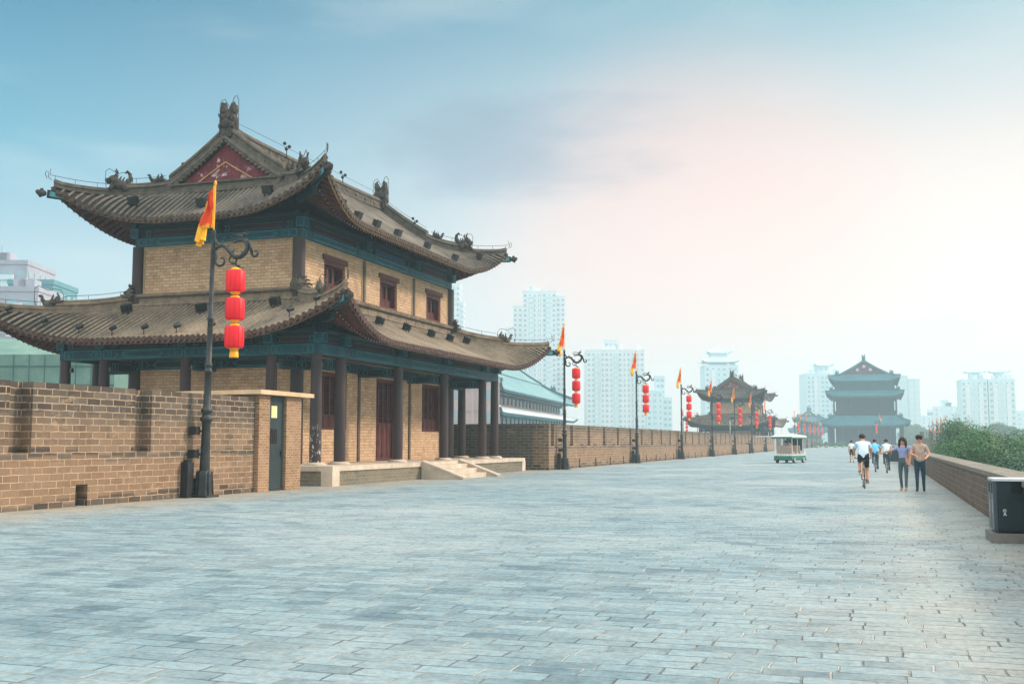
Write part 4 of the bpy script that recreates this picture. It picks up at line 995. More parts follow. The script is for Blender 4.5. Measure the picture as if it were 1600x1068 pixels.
# ------------------------------------------------------------ simpler halls, farther off
def pagoda(name, loc, rz, label, cat, bodies, skirts, top, w=.45, mats=None, cols=None, group=None, gable='far_gable'):
    """bodies: (a, b, z0, z1, material); skirts: Skirt args; top: (gable half a, gable half b, ridge z, eave A, B, zt, ze, lift, E, Rc)"""
    root = empty(name, loc, rz, label, cat, group)
    mt = mats or dict(tile='far_tile', eave='far_eave', ridge='far_tile')
    for (a, b, z0, z1, m) in bodies:
        g = MB(); g.box(-a, a, -b, b, z0, z1); g.build('storey_wall', M[m], root)
    for args in skirts + [top[3]]:
        S = Skirt(*args); t = MB(); tile_roof(t, S, w, 6, 0, 0, 1, rr=w * .22, under=.35, detail=False)
        t.build('tiled_roof', [M[mt['tile']], M[mt['tile']], M[mt['tile']], M[mt['eave']]], root)
        e = MB(); [eave_board(e, S, sd, 0, .99, -.45, -.02, .1, 40, .99) for sd in range(4)]; e.build('eave_fascia', M[mt['eave']], root)
        for sx in (-1, 1):
            for sy in (-1, 1):
                r = MB(); path = [S.hip(sx, sy, i / 9, .1) for i in range(10)]; r.sweep(path, scaled(RIDGE_PROF, 1.6, 1.5), 0); r.build('hip_ridge', M[mt['ridge']], root)
        for sx in (-1, 1):
            for sy in (-1, 1):
                o = MB(); beast(o, S.hip(sx, sy, .35, .6), (sx, sy, 0), 1.9 if w > .4 else 1.2, 'crouch', 0, 1); o.build('ridge_beast', M[mt['ridge']], root)
        # solid band shaped as brackets and the rafters' shadow line below the eave
        k = MB(); a, b, A, B, zt_, ze = args[:6]
        k.box(-a - (A - a) * .45, a + (A - a) * .45, -b - (B - b) * .45, b + (B - b) * .45, ze - .55, ze + (zt_ - ze) * .25); k.build('bracket_shadow_band', M[mt['eave']], root)
    (ga, gb, zr, args) = top; zt_ = args[4]
    t = MB(); n = 6
    def zz(q): return zr - (zr - zt_) * (1.2 * q - .2 * q * q)
    N = int(2 * gb / w)
    for sx in (-1, 1):
        for i in range(N):
            y0 = -gb + 2 * gb * i / N; y1 = y0 + 2 * gb / N; yc = (y0 + y1) / 2
            for j in range(n):
                q0, q1 = j / n, (j + 1) / n; x0, x1 = sx * ga * q0, sx * ga * q1
                t.quad((x0, y0, zz(q0)), (x1, y0, zz(q1)), (x1, y1, zz(q1)), (x0, y1, zz(q0)))
                t.add([(x0, yc - w * .2, zz(q0)), (x0, yc, zz(q0) + w * .22), (x0, yc + w * .2, zz(q0)), (x1, yc - w * .2, zz(q1)), (x1, yc, zz(q1) + w * .22), (x1, yc + w * .2, zz(q1))], [(0, 1, 4, 3), (1, 2, 5, 4)], 0, True)
    t.build('gabled_roof', M[mt['tile']], root)
    for sy in (-1, 1):
        g = MB(); pts = [(-ga, zt_ - .4), (ga, zt_ - .4)] + [(s * ga * q, zz(q) - .1) for s, q in ((1, 1), (1, .66), (1, .33), (1, 0), (-1, .33), (-1, .66), (-1, 1))]
        g.prism(pts, (0, sy * (gb - .5), 0), (1, 0, 0), (0, 0, 1), (0, sy, 0), .2); g.build('gable_board', M[gable], root)
        if gable == 'far_gable':
            for (u, v) in ((0, .62), (-.28, .36), (.28, .36)):
                d = MB(); d.ball((u * ga, sy * (gb - .38), zt_ + (zr - zt_) * v), (.55, .06, .55)); d.build('gable_ornament', M['far_gable_white'], root)
    r = MB(); r.sweep([(0, -gb, zr), (0, gb, zr)], scaled(RIDGE_PROF, 1.8, 1.9), 0)
    for sx in (-1, 1):
        for sy in (-1, 1): r.sweep([(sx * ga * q, sy * (gb - .1), zz(q)) for q in (.0, .2, .4, .6, .8, 1)], scaled(RIDGE_PROF, 1.6, 1.6), 0)
    r.build('main_ridge', M[mt['ridge']], root)
    for sy in (-1, 1):
        o = MB(); beast(o, (0, sy * (gb - .3), zr + .4), (0, sy, 0), 1.6 if w > .4 else 1.0, 'chiwen', 0, 1); o.build('ridge_dragon', M[mt['ridge']], root)
    for (x, y, r_, z0, z1) in cols or []:
        c = MB(); c.lathe((x, y, 0), [(r_, z0), (r_ * .93, z1)], 10); c.build('column', M['far_wood'], root)
    return root

# ------------------------------------------------------------ SETTING
g = MB(); g.quad((-1150, -300, -12), (650, -300, -12), (650, 1350, -12), (-1150, 1350, -12)); g.build('ground', M['earth'], kind='structure')
g = MB()
for (x0, x1, y0, y1) in ((-17.7, 2.7, -14, 445), (-34, -17.7, -14, 58.4), (-34, -17.7, 197, 236), (2.7, 16, 372, 445), (-34, -17.7, 372, 445)):
    g.box(x0, x1, y0, y1, -11.99, -.02)
g.build('rampart', M['wall_grey'], kind='structure')
g = MB()
for (x0, x1, y0, y1) in ((-17.7, 2.7, -14, 445), (-34, -17.7, -14, 58.4), (-34, -17.7, 197, 236), (2.7, 16, 372, 445), (-34, -17.7, 372, 445)): g.quad((x0, y0, 0), (x1, y0, 0), (x1, y1, 0), (x0, y1, 0))
g.build('pavement', M['pave'], kind='structure')

parapet('brick_wall', -18.42, 6.0, 29.68, 2.93, [11.1, 15.5, 19.89, 24.23], [13.2, 17.6, 21.97, 26.6], .9, M['wall'], 'tall brick parapet wall with two niches, at the near left before the green door')
parapet('brick_wall', -17.32, 58.0, 197.0, 2.56, [58.37 + .35 + 4.05 * (i + .0) for i in range(34)], [64.55 + 4.03 * i for i in range(33)], .9, M['wall'], 'long brick parapet wall with dark slots, running from the tower past the lamps', nw=.62, dw=.34, bot=1.34)
mb = MB(); relief(mb, 'y', 58.0, -1, [-34, -23.4, -22.5, -18.22], [0, 1.3, 2.56], lambda i, j: .3 if (i == 1 and j == 1) else 0.0)
mb.quad((-34, 58.85, 0), (-34, 58.85, 2.56), (-18.22, 58.85, 2.56), (-18.22, 58.85, 0)); mb.quad((-34, 58, 2.56), (-34, 58.85, 2.56), (-18.22, 58.85, 2.56), (-18.22, 58, 2.56))
mb.build('brick_wall', M['wall_grey'], label='brick cross wall in shade-dark tone behind the far columns of the big tower', cat='wall')  # darker brick colour stands for the shade on this face
parapet('brick_wall', -17.32, 236.0, 372.0, 2.4, [238 + 4.05 * i for i in range(33)], [], .9, M['wall_grey'], 'distant grey parapet wall between the second tower and the gate tower')
mb = MB(); mb.box(-34, -18.23, 236.2, 237.1, 0, 2.4); mb.build('brick_wall', M['wall_grey'], label='distant grey cross wall behind the second tower', cat='wall')
# low parapet along the right edge: body and coping are parts of one wall
lw = empty('low_brick_wall', (2.1, 60, 0), 0, 'low brown brick parapet with pale coping along the right edge', 'wall')
mb = MB(); mb.box(0, .60, -56, 312, 0, .86); mb.build('wall_body', M['low_wall'], lw)
mb = MB(); y = -56; rr_ = random.Random(2)
mb.box(-.03, .63, -56, 312, .861, .955); mb.build('coping', M['cap'], lw)

# small brick doorway at the end of the tall wall
dc = empty('door_cabin', (-18.3, 31.2, 0), 0, 'small brick doorway cabin with cream slab roof and a green grey steel door', 'cabin')
p = MB(); p.box(-1.9, .02, -1.50, -.86, 0, 3.02); p.build('brick_pier', M['pier'], dc)
p = MB(); p.box(-1.9, .02, .16, 1.12, 0, 3.02); p.build('brick_pier', M['pier'], dc)
p = MB(); p.box(-1.9, -1.7, -.86, .16, 0, 3.02); p.build('back_wall', M['pier'], dc)
p = MB(); p.add([(-2.9, -1.75, 3.021), (.22, -1.75, 3.03), (.22, 1.62, 3.03), (-2.9, 1.62, 3.021), (-2.9, -1.75, 3.15), (.22, -1.75, 3.17), (.22, 1.62, 3.16), (-2.9, 1.62, 3.14)], [(0, 3, 2, 1), (4, 5, 6, 7), (0, 1, 5, 4), (1, 2, 6, 5), (2, 3, 7, 6), (3, 0, 4, 7)])
p.build('roof_slab', M['cement'], dc)
p = MB(); p.box(-.14, -.08, -.85, .15, .02, 3.0); d = p.build('steel_door', M['door'], dc)
p = MB(); p.box(-.079, -.065, -.80, -.72, .1, 2.9); p.box(-.079, -.065, .05, .12, .1, 2.9); p.box(-.079, -.065, -.72, .05, 1.32, 1.36); p.build('door_rail', M['door'], d)
p = MB(); p.box(-.078, -.072, -.62, -.28, 2.32, 2.70); p.build('paper_notice', M['note'], d)
p = MB(); p.box(-.078, -.07, -.70, -.24, 1.50, 1.96); gr = p.build('grille_opening', M['unlit_dark'], d)  # dark plate painted as the unlit opening
p = MB(); [p.tube([(-.062, y, 1.5), (-.062, y, 1.96)], .014, 6) for y in (-.62, -.52, -.42, -.32)]; p.build('grille_bar', M['iron'], gr)
p = MB(); p.box(-.064, -.01, .0, .03, 1.15, 1.22); p.box(-.062, -.04, -.02, .05, 1.08, 1.28); p.build('door_handle', M['black'], d)

# ------------------------------------------------------------ street lamps
def spiral(c, r0, r1, a0, a1, n=14):
    return [(c[0] + (r0 + (r1 - r0) * i / n) * math.cos(a0 + (a1 - a0) * i / n), 0, c[1] + (r0 + (r1 - r0) * i / n) * math.sin(a0 + (a1 - a0) * i / n)) for i in range(n + 1)]
def make_lamp():
    root = empty('street_lamp', (-18.08, 26.55, 0))
    b = MB(); b.box(-.30, .30, -.30, .30, 0, .06); b.lathe((0, 0, 0), [(.27, .06), (.255, .16), (.23, .66), (.20, .74)], 8, smooth=False)
    for k in range(8):
        a = math.pi * 2 * k / 8 + math.pi / 8; b.bar((.262 * math.cos(a), .262 * math.sin(a), .06), (.21 * math.cos(a), .21 * math.sin(a), .72), .035, .035)
    b.build('pedestal', M['iron'], root)
    p = MB(); prof = [(.145, .74), (.135, 1.2), (.118, 2.05), (.13, 2.10), (.18, 2.16), (.18, 2.24), (.125, 2.28), (.125, 2.36), (.165, 2.40), (.165, 2.47), (.105, 2.52), (.095, 3.5), (.118, 3.52), (.118, 3.58), (.092, 3.6), (.092, 3.68), (.112, 3.7), (.112, 3.76), (.084, 3.78), (.076, 5.0), (.092, 5.02), (.092, 5.07), (.07, 5.1), (.062, 7.45), (.078, 7.5), (.05, 7.62)]
    p.lathe((0, 0, 0), prof, 14); p.build('pole', M['iron'], root)
    for z in (1.2, 1.85):
        c = MB(); c.box(-.33, -.10, -.36, -.14, z - .1, z + .13); c.bar((-.2, -.2, z), (0, 0, z), .06, .06); c.build('fixture_box', M['black'], root)
    c = MB(); c.box(-.34, -.12, -.62, -.34, 0, .98); c.box(-.30, -.16, -.58, -.38, .981, 1.05); c.build('cable_cabinet', M['black'], root)
    # dragon scroll arm, reaching toward the road (+X)
    a = MB()
    body = [(.03, 0, 7.02), (.16, 0, 7.12), (.30, 0, 7.16), (.44, 0, 7.10), (.58, 0, 6.94), (.74, 0, 6.80), (.92, 0, 6.80), (1.06, 0, 6.90), (1.14, 0, 7.04), (1.12, 0, 7.18), (1.02, 0, 7.27), (.92, 0, 7.28)]
    a.tube(body, [.05, .055, .06, .065, .07, .07, .07, .07, .065, .06, .055, .04], 8)
    a.tube([(.92, 0, 7.30), (1.05, 0, 7.30), (1.18, 0, 7.22), (1.24, 0, 7.05), (1.28, 0, 6.90)] + spiral((1.40, 6.90), .12, .05, math.pi, math.pi * 2.75, 10), [.045] * 5 + [.045 - .0025 * i for i in range(11)], 7)
    a.tube(spiral((.28, 6.72), .20, .07, 2.6, 2.6 + math.pi * 1.75, 14), [.05 - .0018 * i for i in range(15)], 7)
    a.tube([(.06, 0, 7.02), (.10, 0, 6.86), (.11, 0, 6.80)], .05, 7)
    a.tube([(.02, 0, 7.42), (.08, 0, 7.26), (.18, 0, 7.16)], [.03, .045, .04], 6)
    # neck, head with horns, mane
    a.tube([(.92, 0, 7.28), (.80, 0, 7.26), (.70, 0, 7.22), (.64, 0, 7.28), (.66, 0, 7.36)], [.045, .04, .035, .03, .025], 6)
    a.tube([(.92, 0, 7.28), (1.0, 0, 7.40), (1.08, 0, 7.46), (1.14, 0, 7.44)], [.04, .04, .035, .02], 6); a.ball((1.04, 0, 7.44), (.09, .06, .05))
    a.tube([(1.0, 0, 7.42), (1.06, 0, 7.54), (1.14, 0, 7.58)], [.022, .018, .01], 5); a.tube([(.98, 0, 7.38), (.84, 0, 7.44), (.66, 0, 7.46), (.55, 0, 7.40)], [.03, .024, .02, .01], 5)
    a.tube([(.55, 0, 7.40), (.60, 0, 7.34), (.78, 0, 7.33), (.9, 0, 7.3)], [.01, .018, .02, .02], 5)
    for (x, z, dx, dz) in ((.34, 7.16, -.04, .14), (.50, 7.06, .02, .13), (.64, 6.90, .05, .12), (.20, 7.14, -.06, .10), (1.0, 6.86, -.05, .12)): a.tube([(x, 0, z), (x + dx * .6, 0, z + dz * .7), (x + dx * 1.6, 0, z + dz)], [.035, .022, .008], 5)
    for (x, z) in ((.60, 6.84), (.80, 6.74)):
        a.tube([(x, 0, z), (x - .06, 0, z - .12), (x + .02, 0, z - .2), (x + .1, 0, z - .18)], [.03, .025, .02, .012], 5)
        for k in range(3): a.tube([(x + .0, 0, z - .18), (x + .05 + .05 * k, .03 * (k - 1), z - .25), (x + .09 + .07 * k, .03 * (k - 1), z - .24)], [.016, .012, .006], 4)
    a.tube([(.78, 0, 6.76), (.78, 0, 6.56)], .02, 5)
    a.build('dragon_bracket', M['iron'], root)
    return root
def make_lanterns():
    root = empty('lantern_string', (-17.30, 26.55, 6.56))
    c = MB(); c.tube([(0, 0, 0), (0, 0, -2.55)], .012, 5); c.build('cord', M['black'], root)
    for k in range(3):
        z = -.12 - .80 * k; l = MB(); l.lathe((0, 0, 0), [(.14, z - .66), (.235, z - .645), (.262, z - .59), (.268, z - .35), (.262, z - .09), (.235, z - .035), (.14, z - .02)], 24)
        b = l.build('lantern', M['lantern'], root)
        r = MB()
        for j in range(12):
            an = 2 * math.pi * j / 12; r.tube([(rr * math.cos(an), rr * math.sin(an), zz) for rr, zz in ((.237, z - .645), (.266, z - .59), (.272, z - .35), (.266, z - .09), (.237, z - .035))], .004, 4)
        r.build('lantern_ribs', M['lantern_rib'], b)
        g = MB(); g.lathe((0, 0, 0), [(.14, z - .02), (.13, z + .02), (.07, z + .05)], 16); g.build('gold_collar', M['lantern_gold'], b)
        g = MB(); g.lathe((0, 0, 0), [(.07, z - .73), (.13, z - .70), (.14, z - .66)], 16); g.build('gold_collar', M['lantern_gold'], b)
    t = MB(); t.lathe((0, 0, 0), [(.13, -2.62), (.12, -2.48), (.05, -2.42)], 14)
    for j in range(14):
        an = 2 * math.pi * j / 14; t.tube([(.09 * math.cos(an), .09 * math.sin(an), -2.45), (.115 * math.cos(an), .115 * math.sin(an), -2.64)], .02, 4)
    t.build('tassel', M['lantern_gold'], root)
    return root
def make_flag(kind=0):
    root = empty('flag', (-18.08, 26.55, 7.6))
    p = MB(); p.tube([(0, 0, -.02), (0, 0, 1.62)], .022, 8); p.lathe((0, 0, 0), [(.03, 1.62), (.05, 1.66), (.015, 1.78)], 8); p.build('flag_pole', M['lantern_gold'], root)
    def cloth(name, mat, top, u0, u1, z1, z0, amp, th=.02, nu=16, nv=22, taper=1.0):
        m = MB(); vs = []
        for s_ in (1, -1):
            for j in range(nv + 1):
                v = j / nv; wd = (u0 + (u1 - u0) * (v ** taper))
                for i in range(nu + 1):
                    u = i / nu; x = -wd * u - .035 - .06 * math.sin(v * 5 + u * 3) * u; y = amp * math.sin(u * 11 + v * 2.3) * (u ** .6) + .03 * math.sin(v * 9 + u * 4)
                    sag = -.30 * u * (1 - v) - .04 * math.sin(u * 9) * v
                    vs.append((x, y + s_ * th / 2, z1 + (z0 - z1) * v + sag * top))
        n1 = nu + 1; off = (nv + 1) * n1; fs = []
        for j in range(nv):
            for i in range(nu):
                a = j * n1 + i; fs.append((a, a + 1, a + n1 + 1, a + n1)); b = off + a; fs.append((b, b + n1, b + n1 + 1, b + 1))
        for j in range(nv):
            for i in (0, nu): a = j * n1 + i; fs.append((a, a + n1, off + a + n1, off + a))
        for i in range(nu):
            for j in (0, nv): a = j * n1 + i; fs.append((a, off + a, off + a + 1, a + 1))
        m.add(vs, fs, 0, True); return m.build(name, mat, root)
    c = cloth('flag_cloth', M['flag_red'], .6, .06, .46, 1.58, .26, .09, taper=.8)
    f = MB()
    for i in range(15):
        v = i / 14; x = -.10 - .42 * (v ** .8); f.tube([(x, .02 * math.sin(i), 1.56 - 1.28 * v - .12), (x - .03, .03, 1.50 - 1.28 * v - .16)], .028, 5)
    for i in range(14):
        x = -.05 - .40 * i / 13; f.tube([(x, .06 * math.sin(i * 1.3), .28 - .05 * math.sin(i)), (x - .02, .06 * math.sin(i * 1.3), .18)], .026, 5)
    f.build('gold_fringe', M['flag_gold'], root)
    s = MB(); s.bar((-.03, 0, .22), (-.03, 0, 1.60), .06, .03); s.build('hoist_sleeve', M['flag_gold'], root)
    for k, (x, l) in enumerate(((-.42, .46), (-.50, .42), (-.33, .40))):
        t = MB(); t.tube([(x, .02 * k, .34), (x - .05, .03 * k, .12), (x - .10 + .02 * k, .0, .16 - l)], [.05, .07, .09], 7)
        for j in range(6): t.tube([(x - .10 + .02 * k, .0, .18 - l), (x - .13 + .025 * j, .02 * math.sin(j), .02 - l)], .018, 4)
        t.build('tassel', M['flag_gold'], root)
    return root

lamp0, lant0, flag0 = make_lamp(), make_lanterns(), make_flag()
G1, G2, G3 = 'street lamps along the parapet', 'lantern strings hanging from the lamps', 'flags flying on the lamps'
tag(lamp0, 'tall dark iron lamp post nearest the viewer, left of the green door', 'street lamp', G1)
tag(lant0, 'three large red lanterns hanging on the nearest lamp, in front of the big tower', 'lanterns', G2)
tag(flag0, 'orange and gold tasselled flag on the nearest lamp, before the tower roof', 'flag', G3)
def place_lamp(x, y, words, s=.89, flip=False, z=0.0, parts=(1, 1, 1)):
    out = []
    for src, on, dx, dz, noun, cat, grp in ((lamp0, parts[0], 0, 0, 'iron lamp post', 'street lamp', G1), (lant0, parts[1], .78, 6.56, 'string of three red lanterns', 'lanterns', G2), (flag0, parts[2], 0, 7.6, 'narrow orange flag', 'flag', G3)):
        if not on: continue
        c = copy_tree(src); c.rotation_euler = (0, 0, 0); c.location = (x + (-dx if flip else dx) * s, y, z + dz * s); c.scale = (s, s, s)
        if flip: c.rotation_euler = (0, 0, math.pi)
        elif src is flag0: c.rotation_euler = (0, 0, R(68 + 14 * math.sin(y)))
        tag(c, noun + ' ' + words, cat, grp); out.append(c)
    return out
LX, LY = -16.9, [59.75, 79.3, 98.7, 118.0, 137.4, 156.5, 176.5]
WORDS = ['at the long wall, right of the big tower', 'second along the long wall', 'third along the long wall',
         'fourth, before the left wing of the second tower', 'fifth, before the middle of the second tower', 'sixth, before the right part of the second tower', 'seventh, before the right edge of the second tower']
for y, wd in zip(LY, WORDS): place_lamp(LX, y, wd)
FAR = ['leftmost of the distant row behind the cart', 'second of the distant row behind the cart', 'third of the distant row behind the cart', 'fourth of the distant row by the gate tower', 'fifth of the distant row by the gate tower', 'last of the distant row by the gate tower']
for i, wd in enumerate(FAR): place_lamp(LX, 240 + 21.0 * i, wd, .89)
place_lamp(-33.7, 198.6, 'far behind the wall, left of the second tower', .80)
place_lamp(-33.4, 213.0, 'behind the left wing of the second tower', .80, parts=(1, 0, 1))
LR = [(14.4, 330), (14.7, 312), (14.8, 294), (14.9, 276)]
place_lamp(.3, 300.0, 'alone before the gate tower', .95, True, .0)
for i in range(4): place_lamp(LR[i][0], LR[i][1], ['above the trees beside the turret', 'second of four above the trees', 'third of four above the trees', 'rightmost of four above the trees'][i], .85, True, 0)

# the nearest post leans a little toward the road, carrying its lanterns and flag with it
lamp0.rotation_euler = (0, R(.9), 0); lant0.location.x += .10; flag0.location.x += .115; flag0.rotation_euler = (0, R(.9), R(-6)); flag0.location.z -= .06; flag0.scale = (1, 1, .86)
watch = watch_tower()
tw2 = copy_tree(watch); tw2.location = (-25.4, 45.8 + 165.2, -.9)
tw2['label'] = 'second two storey tiled tower beyond the long brick wall, greyed by haze'
gate = pagoda('gate_tower', (-4.05, 402, .05), 0, 'great three eaved gate tower closing the end of the rampart', 'tower',
    [(9.6, 18.5, 0, 8.0, 'far_wood'), (9.3, 18.2, 8.0, 16.2, 'far_wood'), (9.6, 18.5, 18.0, 22.0, 'far_eave'), (10.2, 19.2, 10.9, 11.9, 'far_wood')],
    [(9.7, 18.7, 13.4, 22.4, 10.3, 7.0, .9, .7, 4.5, .25), (9.6, 18.6, 12.0, 20.8, 18.6, 16.8, 1.2, .5, 4, .25)],
    (7.4, 16.2, 28.6, (7.2, 16.0, 11.0, 19.8, 24.2, 21.9, 1.3, .5, 4, .25)), w=.62,
    cols=[(sx * 11.7, y, .42, 0, 6.8) for sx in (-1, 1) for y in (-20.5, -14, -7, 0, 7, 14, 20.5)] + [(x, -20.5, .42, 0, 6.8) for x in (-7.4, -2.5, 2.5, 7.4)] + [(sx * 9.9, -18.9, .3, 11.9, 16.6) for sx in (-1, 1)] + [(x, -18.9, .28, 11.9, 16.6) for x in (-5, 0, 5)])
t3 = pagoda('watch_tower', (-30.0, 520, 0), 0, 'small distant hazy tower left of the gate tower', 'tower', [(5, 8.5, 0, 6, 'far_wood'), (4.5, 8, 6, 10.5, 'far_wood')],
    [(4.6, 8.1, 8.2, 11.8, 8.0, 6.0, 1.0, .5, 4, .25)], (3.2, 7.3, 15.4, (3.1, 7.2, 6.4, 10.4, 13.0, 10.8, 1.2, .5, 4, .25)), w=.6)

# ------------------------------------------------------------ people
def limb_mesh(mb, chain, n=8, m=0):
    """chain: [(point, radius)] -> tapered limb with rounded ends"""
    P = [Vector(p) for p, r in chain]; Rr = [r for p, r in chain]
    mb.tube(P, Rr, n, m, True)
def make_person(name, loc, rz, pose, mats, label, group=None):
    """pose: joint dict in metres (x right, y forward, z up). One skinned body surface, coloured by region."""
    root = empty(name, loc, rz, label, 'person', group); J = {k: Vector(v) for k, v in pose['J'].items()}
    V = []; Ed = []; Rad = []; idx = {}
    def node(k, r, p=None): idx[k] = len(V); V.append(p if p is not None else J[k]); Rad.append(r)
    fat = pose.get('fat', 1.0)
    node('pelvis', .145 * fat)
    sp = [('waist', .125), ('chest', .150), ('collar', .11), ('neck', .052), ('head0', .07), ('head1', .098), ('head2', .085)]
    for k, r in sp: node(k, (r * (fat if k in ('waist', 'chest') else 1), r * .8))if False else node(k, r * (fat if k in ('waist', 'chest', 'collar') else 1))
    chain = ['pelvis'] + [k for k, _ in sp]; Ed += [(idx[a], idx[b]) for a, b in zip(chain, chain[1:])]
    for s in 'lr':
        for k, r in (('sh' + s, .068), ('el' + s, .045), ('wr' + s, .028)): node(k, r * (1.15 if mats.get('loose') and k != 'wr' + s else 1))
        Ed += [(idx['collar'], idx['sh' + s]), (idx['sh' + s], idx['el' + s]), (idx['el' + s], idx['wr' + s])]
        d = (J['wr' + s] - J['el' + s]).normalized(); node('palm' + s, .036, J['wr' + s] + d * .07); Ed.append((idx['wr' + s], idx['palm' + s]))
        for k, r in (('hip' + s, .100 * fat), ('kn' + s, .062 * fat), ('an' + s, .042), ('toe' + s, .036)): node(k, r)
        node('heel' + s, .04, J['an' + s] + Vector((0, -.03, -.05)) if J['an' + s].z > .09 else Vector((J['an' + s].x, J['an' + s].y - .03, .045)))
        Ed += [(idx['pelvis'], idx['hip' + s]), (idx['hip' + s], idx['kn' + s]), (idx['kn' + s], idx['an' + s]), (idx['an' + s], idx['toe' + s]), (idx['an' + s], idx['heel' + s])]
    me = bpy.data.meshes.new('body'); me.from_pydata([tuple(v) for v in V], Ed, []); ob = bpy.data.objects.new('body', me); col.objects.link(ob)
    sk = ob.modifiers.new('skin', 'SKIN'); sk.use_smooth_shade = True
    for v, r in zip(me.skin_vertices[0].data, Rad): v.radius = (r, r)
    for k in ('chest', 'collar', 'waist', 'pelvis'): i = idx[k]; me.skin_vertices[0].data[i].radius = (Rad[i] * 1.12, Rad[i] * .86)
    me.skin_vertices[0].data[0].use_root = True
    sb = ob.modifiers.new('sub', 'SUBSURF'); sb.levels = sb.render_levels = 2
    bpy.context.view_layer.update(); dg = bpy.context.evaluated_depsgraph_get(); em = bpy.data.meshes.new_from_object(ob.evaluated_get(dg))
    bpy.data.objects.remove(ob)
    mb = MB(); mb.v = [tuple(v.co) for v in em.vertices]
    segs = {}
    def seg(k, a, b, m): segs[k] = (V[idx[a]], V[idx[b]], m)
    SK, TP, LG, SH = 0, 1, 2, 3; slv = mats.get('sleeve', 'short'); leg = mats.get('legs', 'long')
    for k in ('neck', 'head0', 'head1'):
        pass
    seg('n', 'neck', 'head0', SK); seg('h', 'head0', 'head2', SK); seg('t0', 'pelvis', 'waist', LG if not mats.get('untucked') else TP); seg('t1', 'waist', 'chest', TP); seg('t2', 'chest', 'collar', TP)
    for s in 'lr':
        seg('s' + s, 'collar', 'sh' + s, TP); seg('u' + s, 'sh' + s, 'el' + s, TP); seg('f' + s, 'el' + s, 'wr' + s, TP if slv == 'long' else SK); seg('p' + s, 'wr' + s, 'palm' + s, SK)
        seg('hp' + s, 'pelvis', 'hip' + s, LG); seg('th' + s, 'hip' + s, 'kn' + s, LG); seg('sh_' + s, 'kn' + s, 'an' + s, LG if leg == 'long' else SK); seg('ft' + s, 'an' + s, 'toe' + s, SH); seg('hl' + s, 'an' + s, 'heel' + s, SH)
    for p in em.polygons:
        c = p.center; best = 1e9; mi = 0
        for k, (a, b, m) in segs.items():
            ab = b - a; t = max(0, min(1, (c - a).dot(ab) / ab.length_squared)); d = (c - a - ab * t).length
            if d < best:
                best = d; mi = m
                if k[0] == 'u' and slv == 'short' and t > .55: mi = SK
                if k[0:2] == 't2' and t > .82 and (c - V[idx['collar']]).length < .085: mi = SK
                if k[0:2] == 'th' and leg == 'short' and t > .75: mi = SK
        mb.f.append(tuple(p.vertices)); mb.m.append(mi); mb.sm.append(True); mb.uv.append(None)
    bpy.data.meshes.remove(em)
    # five fingers per hand, nose and ears, grown into the same mesh
    for s in 'lr':
        w = V[idx['wr' + s]]; d = (w - V[idx['el' + s]]).normalized(); pl = V[idx['palm' + s]]; sd = d.cross(Vector((0, 1, 0)) if abs(d.y) < .8 else Vector((0, 0, 1))).normalized(); cu = d.cross(sd)
        for k in range(4):
            o = pl + d * .012 + cu * (.030 - .02 * k) * .95; L = (.062, .072, .067, .052)[k]; mb.tube([o, o + d * L * .5 + sd * .004, o + d * L * .85 + sd * .018, o + d * L + sd * .03], [.010, .0095, .0085, .006], 6, 0)
        o = pl - d * .035 + cu * .03; mb.tube([o, o + cu * .025 + d * .02, o + cu * .032 + d * .05], [.012, .010, .007], 6, 0)
    H0, H1, H2 = V[idx['head0']], V[idx['head1']], V[idx['head2']]; up = (H2 - H0).normalized(); fw = Vector(pose.get('look', (0, 1, 0))).normalized(); fw = (fw - up * fw.dot(up)).normalized(); sdv = fw.cross(up)
    mb.tube([H1 + fw * .085 + up * .025, H1 + fw * .115 - up * .01], [.008, .014], 6, 0)
    for sg in (-1, 1): mb.ball(H1 + sdv * .088 * sg, (.012, .022, .032), 0, 6, 5)
    body = mb.build('body', [M['skin'], M[mats['top']], M[mats['leg']], M[mats['shoe']]], root)
    e = MB()
    for sg in (-1, 1): e.ball(H1 + fw * .088 + sdv * .032 * sg + up * .02, .010, 0, 6, 4); e.bar(H1 + fw * .092 + sdv * .018 * sg + up * .042, H1 + fw * .088 + sdv * .048 * sg + up * .043, .006, .006)
    e.build('eyes', M['hair'], root)
    e = MB(); e.bar(H1 + fw * .092 - sdv * .022 - up * .045, H1 + fw * .092 + sdv * .022 - up * .045, .006, .010); e.build('mouth', M['lantern_rib'], root)
    h = MB(); hs = mats.get('hair', 'short'); rot = Matrix((sdv, fw, up)).transposed()
    h.ball(H1 + up * .040 - fw * .016, (.104, .112, .098), 0, 14, 9, rot)
    if hs == 'long':
        for k in range(13):
            an = R(200 + 140 * k / 12 - 0); dd = sdv * math.cos(an) * .095 + fw * math.sin(an) * .10
            h.tube([H1 + up * .06 + dd * .8, H1 - up * .03 + dd * 1.1, H1 - up * .16 + dd * 1.15, H1 - up * .27 + dd * (1.0 + .1 * math.sin(k))], [.04, .04, .035, .015], 7)
        for sg in (-1, 1): h.tube([H1 + up * .09 + fw * .05 + sdv * .03 * sg, H1 + up * .03 + fw * .06 + sdv * .085 * sg, H1 - up * .1 + fw * .03 + sdv * .105 * sg, H1 - up * .24 + fw * .03 + sdv * .10 * sg], [.03, .03, .03, .015], 7)
    h.build('hair', M['hair'], root)
    if mats.get('cap'):
        c = MB(); c.ball(H1 + up * .085, (.112, .122, .062), 0, 14, 8, rot); c.prism([(-.12, -.02), (.12, -.02), (.10, .08), (.05, .12), (-.05, .12), (-.10, .08)], H1 + up * .075 + fw * .05, sdv, fw, up, .014); c.build('cap', M[mats['cap']], root)
    return root

